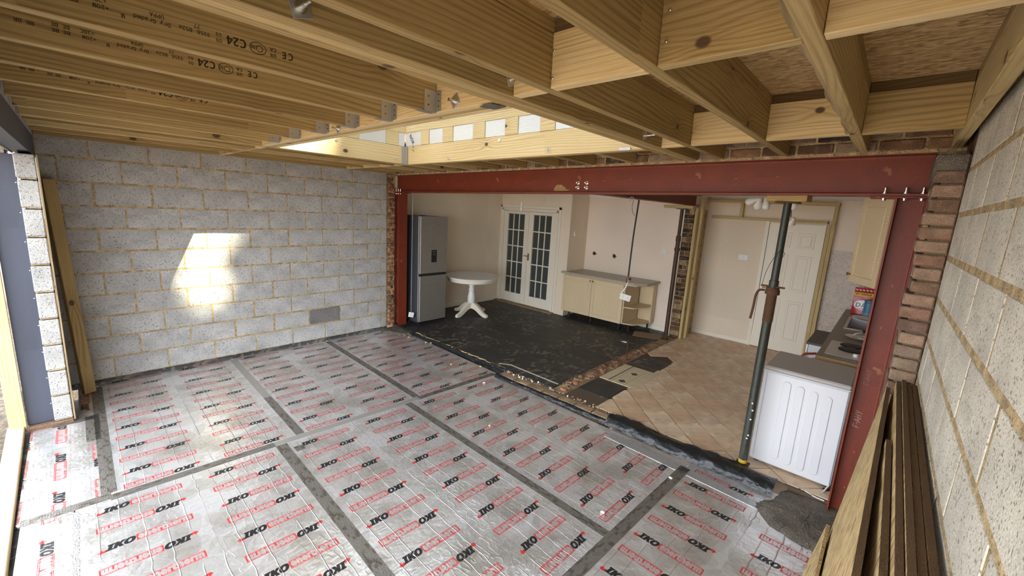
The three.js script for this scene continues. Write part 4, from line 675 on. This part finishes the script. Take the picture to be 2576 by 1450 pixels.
{ const g = thing('cable_drop', 'grey cable hanging behind the red post with a loose white socket', 'cable'); part('grey_cable', tube([V(0.19, 2.24, -0.44), V(0.185, 1.8, -0.445), V(0.175, 1.2, -0.45), V(0.17, 0.5, -0.45), V(0.17, 0.27, -0.45)], 0.006, 40, 6), M.cableGrey, g); const s = new THREE.Group(); s.name = 'socket_body'; g.add(s); s.position.set(0.19, 0.22, -0.44); s.rotation.set(0.2, 0.9, -0.35); socketFace(s, 0.086, 0.086); part('black_loop', tube([V(0.2, 0.17, -0.43), V(0.21, 0.07, -0.35), V(0.3, 0.055, -0.22), V(0.42, 0.058, -0.17), V(0.52, 0.06, -0.25), V(0.5, 0.062, -0.36), V(0.36, 0.06, -0.44)], 0.005, 40, 6), M.cable, g); }
{ const g = thing('copper_pipe', 'rusty pipe stub with a small valve rising from the trench', 'pipe'); part('riser', moved(cyl(0.008, 0.008, 0.28, 10), 3.42, KF + 0.13, -1.75), M.rust, g); part('arm', tube([V(3.42, 0.315, -1.75), V(3.415, 0.33, -1.79), V(3.41, 0.335, -1.9), V(3.4, 0.345, -2.02)], 0.008, 12, 8), M.rust, g); part('valve', merge([moved(cyl(0.012, 0.012, 0.05, 10), 3.39, 0.325, -1.72, 0, 0, Math.PI / 2), moved(cbox(0.03, 0.012, 0.012, 0.002), 3.35, 0.325, -1.715)]), M.inox, g); }

// ---------------------------------------------------------------- kitchen things
{
  const w = thing('washing_machine', 'white washing machine seen from its ribbed back beside the red post', 'washing machine');
  w.position.set(5.29, KF + 0.015, -0.36);
  bx('body', 0, 0.568, 0.0, 0.80, -0.56, -0.002, M.appliance, w, 0.012); bx('lid', -0.002, 0.57, 0.805, 0.84, -0.57, 0.0, std({ color: rgb(176, 170, 164), roughness: 0.45 }), w, 0.01); bx('lid_edge', -0.002, 0.57, 0.798, 0.806, -0.565, 0.001, M.appliance, w, 0.003);
  const rs = (x, y0, y1) => { const r = 0.026, s = new THREE.Shape(); s.absarc(x, y1 - r, r, 0, Math.PI, false); s.lineTo(x - r, y0 + r); s.absarc(x, y0 + r, r, Math.PI, 2 * Math.PI, false); s.closePath(); const g = extrude(s, 0.004, 0.004); const m = part('rib', g, M.appliance, w); m.position.z = -0.004; };
  rs(0.175, 0.075, 0.745); rs(0.265, 0.06, 0.735); rs(0.355, 0.05, 0.725); rs(0.445, 0.06, 0.715);
  bx('side_fold', 0.022, 0.026, 0.04, 0.78, -0.003, 0.004, M.appliance, w, 0.001);
  for (const [x, z] of [[0.05, -0.05], [0.53, -0.05], [0.05, -0.5], [0.53, -0.5]]) part('foot', moved(cyl(0.02, 0.024, 0.02, 12), x, -0.006, z), M.hotplate, w);
  part('inlet_hose', tube([V(0.59, 0.62, -0.05), V(0.592, 0.4, -0.04), V(0.59, 0.2, -0.035), V(0.588, 0.06, -0.03), V(0.57, 0.0, 0.01), V(0.53, -0.01, 0.03)], 0.012, 30, 8), M.hotplate, w);
  part('power_lead', tube([V(0.56, 0.02, 0.0), V(0.52, -0.02, 0.08), V(0.44, -0.025, 0.09), V(0.42, -0.02, 0.13), V(0.48, -0.025, 0.16), V(0.555, -0.025, 0.17)], 0.006, 30, 6), M.cableWhite, w);
}
{
  const w = thing('worktop', 'brown speckled kitchen worktop with raw chipboard end and sink cut-out', 'worktop');
  const y = 0.9, t = 0.038;
  const piece = (n, x0, x1, z0, z1) => bx(n, x0, x1, y - t, y, z0, z1, M.laminateDark, w, 0.002);
  piece('top', 5.55, 6.17, -2.62, -1.08); piece('top', 5.55, 5.63, -3.5, -2.622); piece('top', 6.04, 6.17, -3.5, -2.622); piece('top', 5.55, 6.17, -4.13, -3.502);
  bx('raw_end', 5.552, 6.17, y - t + 0.001, y - 0.002, -1.0795, -1.072, M.chip, w, 0.001); bx('bearer', 5.6, 5.66, y - t - 0.03, y - t - 0.001, -1.5, -1.09, M.chip, w, 0.002);
}
{
  const c = thing('kitchen_units', 'pale wood base units under the kitchen worktop', 'cabinet');
  bx('carcass', 5.6, 6.15, 0.15, 0.725, -4.12, -2.5, M.beech, c, 0.002); bx('plinth', 5.65, 6.15, KF, 0.15, -4.12, -2.5, M.beech, c, 0.002);
  for (let i = 0; i < 3; i++) { const d = cabinetDoor(c, 'door', 0.5, 0.68, M.beech); d.position.set(5.598, 0.16, -3.03 - i * 0.53); d.rotation.y = -Math.PI / 2; part('knob', knobGeo, M.brass, d).position.set(0.04, 0.6, 0.004); }
}
{
  const h = thing('hob', 'steel electric hob with dark hotplates on the kitchen worktop', 'hob');
  h.position.set(5.85, 0.9, -1.5);
  bx('tray', -0.25, 0.25, 0, 0.012, -0.3, 0.3, M.inox, h, 0.006);
  for (const [x, z, r] of [[-0.08, 0.0, 0.09], [-0.08, -0.19, 0.09], [0.13, 0.0, 0.072], [0.13, -0.19, 0.09]]) part('hotplate', moved(lathe([[0, 0.022], [r * 0.3, 0.022], [r * 0.34, 0.019], [r, 0.02], [r + 0.004, 0.012], [0, 0.012]], 32), x, 0, z), M.hotplate, h);
  for (let i = 0; i < 4; i++) part('knob', moved(cyl(0.018, 0.02, 0.024, 16), -0.03 + i * 0.07, 0.024, 0.21), M.plastic, h);
}
{
  const s = thing('sink', 'inset steel kitchen sink with a drainer behind the hob', 'sink');
  bx('rim', 5.63, 5.66, 0.9, 0.908, -3.5, -2.62, M.inox, s, 0.002); bx('rim', 6.01, 6.04, 0.9, 0.908, -3.5, -2.62, M.inox, s, 0.002); bx('rim', 5.66, 6.01, 0.9, 0.908, -2.66, -2.62, M.inox, s, 0.002); bx('rim', 5.66, 6.01, 0.9, 0.908, -3.5, -3.46, M.inox, s, 0.002);
  bx('bowl_side', 5.655, 5.661, 0.74, 0.904, -3.47, -2.65, M.inox, s, 0.001); bx('bowl_side', 6.009, 6.015, 0.74, 0.904, -3.47, -2.65, M.inox, s, 0.001); bx('bowl_side', 5.66, 6.01, 0.74, 0.904, -2.662, -2.656, M.inox, s, 0.001); bx('bowl_side', 5.66, 6.01, 0.74, 0.904, -3.466, -3.46, M.inox, s, 0.001); bx('bowl_base', 5.655, 6.015, 0.734, 0.74, -3.47, -2.65, M.inox, s, 0.001);
  part('tap', tube([V(6.08, 0.9, -3.0), V(6.08, 1.1, -3.0), V(6.03, 1.17, -3.0), V(5.93, 1.16, -3.0), V(5.9, 1.12, -3.0)], 0.011, 24, 10), M.zinc, s);
}
const plateGeo = lathe([[0, 0], [0.07, 0], [0.075, 0.006], [0.12, 0.018], [0.122, 0.022], [0.075, 0.011], [0, 0.008]], 40);
{ const m = single('plate', 'cream plate resting across the far end of the sink', 'plate', plateGeo, M.ceramic); at(m, 5.78, 0.909, -3.42, 0.03, 0, -0.02); }
{ const m = single('plate', 'cream plate on the worktop between the hob and the sink', 'plate', plateGeo, M.ceramic); at(m, 5.8, 0.9012, -2.15); }
{ const g = thing('glass_lid', 'clear glass pan lid standing on the plate by the hob', 'lid'); g.position.set(5.83, 0.925, -2.15); part('dome', lathe([[0.088, 0], [0.09, 0.004], [0.075, 0.03], [0.04, 0.05], [0, 0.055], [0, 0.052], [0.04, 0.047], [0.073, 0.027], [0.086, 0.003]], 32), phy({ color: 0xffffff, transmission: 1, thickness: 0.003, roughness: 0.05, ior: 1.5 }), g); part('steel_rim', new THREE.TorusGeometry(0.089, 0.003, 8, 32).rotateX(Math.PI / 2), M.zinc, g); part('knob', moved(lathe([[0, 0.055], [0.008, 0.055], [0.008, 0.065], [0.018, 0.07], [0.016, 0.08], [0, 0.082]], 16), 0, 0, 0), M.hotplate, g); }
{
  const b = thing('detergent_bag', 'red detergent bag with a yellow band on the far worktop', 'detergent bag');
  const tex = canvas(256, 384, (g, w, h) => { g.fillStyle = 'rgb(178,34,34)'; g.fillRect(0, 0, w, h); g.fillStyle = 'rgb(214,206,214)'; for (let i = 0; i < 7; i++) { g.beginPath(); g.ellipse(20 + i * 38, 36, 16, 10, 0.6, 0, 7); g.fill(); } g.fillStyle = 'rgb(226,186,60)'; g.fillRect(0, 70, w, 52); g.fillStyle = 'rgb(90,30,40)'; g.font = 'bold 40px sans-serif'; g.fillText('57 MEGA P', 22, 110); g.fillStyle = 'rgb(238,232,228)'; g.beginPath(); g.ellipse(118, 250, 104, 72, 0, 0, 7); g.fill(); g.fillStyle = 'rgb(24,36,92)'; g.font = 'bold 92px sans-serif'; g.fillText('DAZ', 30, 282); g.fillStyle = 'rgb(150,60,60)'; g.fillRect(60, 300, 110, 12); });
  const g = new THREE.BoxGeometry(0.26, 0.36, 0.09, 8, 10, 2), p = g.attributes.position; for (let i = 0; i < p.count; i++) { const x = p.getX(i) / 0.13, y = p.getY(i) / 0.18; const f = 1 - 0.75 * sstep(0.4, 1, y); p.setZ(i, p.getZ(i) * f * (1 - 0.3 * x * x) + Math.sin(x * 5 + y * 3) * 0.005); p.setX(i, p.getX(i) * (1 + 0.03 * Math.sin(y * 6))); } g.computeVertexNormals();
  const m = part('bag', g, std({ map: tex, roughness: 0.3 }), b); at(m, 5.75, 1.088, -3.82, -0.05, -0.12, 0.03);
}
{ const c = thing('cleaner_tub', 'blue and white plastic tub in front of the red detergent bag', 'tub'); part('tub_body', moved(lathe([[0, 0.001], [0.052, 0.001], [0.055, 0.01], [0.055, 0.19], [0.05, 0.2], [0, 0.2]], 28), 5.8, 0.9, -3.68), std({ map: canvas(64, 128, (g) => { g.fillStyle = 'rgb(196,206,210)'; g.fillRect(0, 0, 64, 128); g.fillStyle = 'rgb(72,126,158)'; g.fillRect(0, 20, 64, 50); g.fillStyle = 'rgb(120,160,180)'; g.fillRect(0, 70, 64, 18); }), roughness: 0.35 }), c); part('lid', moved(cyl(0.056, 0.056, 0.03, 28), 5.8, 1.115, -3.68), std({ color: rgb(88, 110, 124), roughness: 0.4 }), c); }
{
  const c = thing('wall_cabinet', 'pale wood wall cabinet with its panelled door standing ajar', 'cabinet');
  bx('carcass', 5.865, 6.17, 1.6, 2.3, -1.9, -0.775, M.beech, c, 0.002);
  const d = cabinetDoor(c, 'door', 0.45, 0.7, M.beech); d.position.set(5.664, 1.6, -1.175); d.rotation.y = -Math.atan2(0.407, 0.187);
  d.scale.z = 1; part('knob', knobGeo, M.brass, d).position.set(0.03, 0.06, 0.004); bx('hinge', 0.41, 0.44, 0.6, 0.66, -0.04, -0.018, M.inox, d, 0.002);
}
{ const g = thing('boiler', 'white appliance edge behind the wall cabinet above the worktop', 'boiler'); bx('case', 5.93, 6.16, 1.12, 1.585, -2.6, -1.95, M.appliance, g, 0.01); }
{
  const d = thing('dishwasher', 'white under-counter dishwasher pulled out past the worktop with a dark top', 'dishwasher');
  bx('case', 5.42, 6.0, 0.09, 0.83, -2.45, -1.75, M.appliance, d, 0.006); bx('top_panel', 5.4, 6.0, 0.832, 0.856, -2.46, -1.74, std({ color: rgb(78, 70, 66), roughness: 0.5 }), d, 0.003); bx('control_edge', 5.4, 5.42, 0.7, 0.83, -2.45, -1.745, M.inox, d, 0.003);
  part('red_hose', tube([V(5.5, 0.75, -1.74), V(5.4, 0.72, -1.7), V(5.37, 0.6, -1.7), V(5.38, 0.42, -1.7), V(5.36, 0.2, -1.68)], 0.012, 24, 8), std({ color: rgb(150, 52, 40), roughness: 0.5 }), d); part('grey_hose', tube([V(5.5, 0.7, -1.735), V(5.43, 0.66, -1.71), V(5.42, 0.5, -1.7), V(5.43, 0.3, -1.7)], 0.011, 24, 8), M.cableGrey, d);
}
{
  const l = thing('spot_light_bar', 'ceiling bar of white glass spot lamps near the red beam', 'lamp');
  const bulb = lathe([[0, 0], [0.022, 0.002], [0.034, 0.02], [0.036, 0.04], [0.028, 0.065], [0.02, 0.08], [0.018, 0.11], [0, 0.112]], 18);
  for (const [x, y, z, rx, rz] of [[4.50, 2.275, -2.2, 0.2, -1.25], [4.63, 2.195, -2.2, 0.15, -0.15], [4.72, 2.2, -2.22, -0.1, 0.15]]) at(part('lamp_head', bulb, M.whiteGloss, l), x, y, z, rx, 0, rz).scale.setScalar(1.25);
  bx('bar', 4.5, 5.05, 2.4, 2.42, -2.24, -2.16, M.plastic, l, 0.004);
  at(part('lamp_head', bulb, M.whiteGloss, l), 5.0, 2.21, -2.2, 0, 0, 0.1);
  at(part('lamp_cone', lathe([[0.016, 0.08], [0.02, 0.05], [0.045, 0.0], [0.043, 0.0], [0.018, 0.048], [0.013, 0.08]], 20), M.ceramic, l), 5.0, 2.06, -2.2, 0.5, 0, -0.35);
  part('lamp_stem', tube([V(5.0, 2.4, -2.2), V(4.98, 2.25, -2.19), V(4.985, 2.18, -2.19), V(4.99, 2.13, -2.19)], 0.005, 14, 6), M.cable, l);
}

// ---------------------------------------------------------------- membranes, mortar, leaning sheets, debris
function membrane(name, label, path, prof, seed) {
  const r = rng(seed), n = path.length, m = prof.length, pos = [], uv = [], idx = [];
  for (let i = 0; i < n; i++) for (let j = 0; j < m; j++) { const k = 1 + 0.05 * Math.sin(i * 0.9 + j * 1.7 + seed) + 0.07 * Math.sin(i * 0.29 - j * 1.1) + (r() - 0.5) * 0.05; pos.push(path[i][0], prof[j][1] * (path[i][2] || 1) * k, path[i][1] + prof[j][0] * k); uv.push(path[i][0], j * 0.05); }
  for (let i = 0; i < n - 1; i++) for (let j = 0; j < m - 1; j++) { const a = i * m + j, b = a + m; idx.push(a, a + 1, b, b, a + 1, b + 1); }
  const g = new THREE.BufferGeometry(); g.setAttribute('position', new THREE.Float32BufferAttribute(pos, 3)); g.setAttribute('uv', new THREE.Float32BufferAttribute(uv, 2)); g.setIndex(idx); g.computeVertexNormals();
  return single(name, label, 'membrane', g, M.black);
}
const span = (x0, x1, n, zf, hf) => Array.from({ length: n }, (_, i) => { const x = x0 + (x1 - x0) * i / (n - 1); return [x, zf(x), hf ? hf(x) : 1]; });
M.black.side = THREE.DoubleSide;
membrane('black_membrane', 'thin black membrane strip along the edge of the dining slab', span(0.56, 2.56, 40, () => -0.226), [[0.022, 0.001], [0.02, 0.03], [0.014, 0.05], [0.0, 0.056], [-0.008, 0.054]], 3);
membrane('black_membrane', 'narrow black membrane strip in front of the brick ledge', span(2.55, 4.12, 34, () => -0.045), [[0.02, 0.001], [0.018, 0.02], [0.01, 0.034], [-0.008, 0.04], [-0.02, 0.038]], 5);
membrane('black_membrane', 'broad folded black membrane draped over the edge of the tiled floor', span(4.09, 5.54, 46, (x) => -0.035 - 0.015 * Math.sin(x * 5), (x) => 1 + 0.1 * Math.sin(x * 9)), [[0.035, 0.001], [0.03, 0.03], [0.015, 0.062], [-0.02, 0.082], [-0.06, 0.086], [-0.1, 0.082], [-0.115, 0.076], [-0.125, 0.07]], 8);
{ const m = single('mortar_pad', 'grey mortar pad around the foot of the red post by the washing machine', 'mortar', lump([[5.5, 0.12], [5.47, 0.2], [5.58, 0.34], [5.8, 0.42], [5.93, 0.42], [6.12, 0.3], [6.12, -0.25], [5.86, -0.28], [5.62, -0.2]], 0.02, 12), M.mortarGrey); m.position.y = 0.002; }
{ const m = single('mortar_pad', 'grey mortar pad around the foot of the red post by the fridge', 'mortar', lump([[0.01, -0.08], [0.02, 0.02], [0.14, 0.1], [0.3, 0.02], [0.52, -0.08], [0.6, -0.2], [0.5, -0.28], [0.2, -0.36], [-0.02, -0.3]], 0.03, 19), M.mortarGrey); m.position.y = 0.002; }
{
  // sheets on edge, leaning on the block wall: bottom x, top x, height, start z, end z
  const S = [
    ['weathered chipboard sheet at the front of the leaning stack with a torn top edge', 5.896, 6.022, 5.968, 1.19, 0.43, 2.9],
    ['shorter chipboard sheet tucked behind the torn front sheet of the stack', 5.945, 6.032, 6.032, 1.2, 1.25, 2.9],
    ['thin brown board edge standing third in the leaning stack', 5.976, 6.0565, 6.0565, 1.235, 0.42, 2.9],
    ['dark board edge after the gap in the leaning stack', 6.02, 6.078, 6.078, 1.245, 0.4, 2.9],
    ['dark board edge second from the pale block wall', 6.044, 6.099, 6.099, 1.24, 0.41, 2.9],
    ['board edge resting directly on the pale block wall', 6.066, 6.1205, 6.1205, 1.24, 0.44, 2.9]];
  S.forEach(([label, xb, xt0, xt1, h, z0, z1], n) => {
    const t = 0.018, N = 24, r = rng(40 + n), g = new THREE.BoxGeometry(t, 1, 1, 1, 6, N), p = g.attributes.position, uv = g.attributes.uv;
    for (let i = 0; i < p.count; i++) { const v = p.getY(i) + 0.5, w = p.getZ(i) + 0.5, xt = xt0 + (xt1 - xt0) * w, z = z0 + (z1 - z0) * w; const torn = n === 0 ? sstep(0.25, 0.32, w) * 0.0 + (Math.sin(w * 90) * 0.006 + Math.sin(w * 41) * 0.006) * v : 0; uv.setXY(i, z, v * h + p.getX(i) * 6); p.setXYZ(i, p.getX(i) + xb + (xt - xb) * v, v * (h + torn) + (n === 0 ? -0.03 * w * v : 0), z - (1 - w) * (n === 0 ? -0.16 * (1 - v) : 0)); }
    g.computeVertexNormals(); g.clearGroups(); g.addGroup(0, g.index.count, 0);
    // long faces (the first two sides of the box) wear the surface, the narrow ones the edge
    g.clearGroups(); const long = 2 * 6 * N * 6; g.addGroup(0, long, 0); g.addGroup(long, g.index.count - long, 1);
    single('chipboard_sheet', label, 'board', g, [M.sheet, M.sheetEdge]);
  });
  const o = single('chipboard_offcut', 'small pale chipboard offcut standing in front of the leaning sheets', 'board', cbox(0.018, 0.36, 1.0, 0.002, 'z'), M.sheet); at(o, 5.874, 0.181, 1.14, 0, 0.0, -0.16);
}
{
  const spots = [[1.05, -0.2], [0.98, -0.16], [1.9, 0.12], [2.6, 0.2], [3.35, 0.85], [4.72, 1.1], [0.62, -0.1], [4.9, 0.35], [2.2, -0.12]];
  const lab = ['small white crumb of insulation near the fridge corner', 'tiny white crumb of insulation beside the black strip', 'pale crumb on the far printed boards', 'pale crumb beside the narrow black strip', 'sliver of chipped wood on the middle board', 'small cream crumb by the long dark tape', 'white crumb at the corner of the mortar pad', 'pale crumb near the folded membrane', 'pale crumb halfway along the dining slab edge'];
  spots.forEach(([x, z], i) => { const m = single('debris_crumb', lab[i], 'debris', cbox(0.03, 0.012, 0.02, 0.004, 'x', i * 0.1), i % 2 ? M.plaster : M.foam); at(m, x, 0.008, z, 0, i * 1.3, 0); });
}

// ---------------------------------------------------------------- trees far to the right: the low sun reaches the room only through the gap between them
{
  const blob = new THREE.IcosahedronGeometry(1, 1);
  const bark = M.rust, leaf = std({ color: rgb(74, 92, 48), roughness: 0.9 });
  const tree = (label, cx, cy, cz, rx, ry, rz, lim, seed) => {
    const t = thing('tree', label, 'tree', 'trees beyond the neighbouring garden'), r = rng(seed), list = [];
    for (let i = 0; i < 2200; i++) { const a = r() * 6.283, u = r() * 2 - 1, q = Math.pow(r(), 0.4), s = Math.sqrt(1 - u * u); const x = cx + Math.cos(a) * s * q * rx, y = cy + u * q * ry, z = cz + Math.sin(a) * s * q * rz, k = 0.22 + r() * 0.2; if (!lim(y, z, k)) continue; const g = blob.clone(); g.scale(k, k * 0.7, k); g.translate(x, y, z); list.push(g); }
    for (let i = 0; i < 900; i++) { const k = 0.12 + r() * 0.1, y = cy - 3.2 + r() * 5.5, e = cz < -8 ? slitA(y) - k - r() * 1.3 : slitB(y) + k + r() * 1.3, g = blob.clone(); g.scale(k, k, k); g.translate(cx + (r() - 0.5) * 1.2, y, e); list.push(g); }
    const m = part('crown', merge(list), leaf, t); m.userData.kind = 'stuff';
    part('trunk', moved(cyl(0.22, 0.4, cy + 0.5, 10), cx, cy / 2 - 0.3, cz), bark, t);
  };
  tree('leafy tree on the side of the gap nearer the house', 38, 23.8, -11.0, 1.8, 6, 4.0, (y, z, k) => z + k < slitA(y), 61);
  tree('leafy tree on the side of the gap nearer the garden', 38, 23.8, -3.9, 1.8, 6, 4.0, (y, z, k) => z - k > slitB(y), 67);
}

renderer.render(scene, camera);
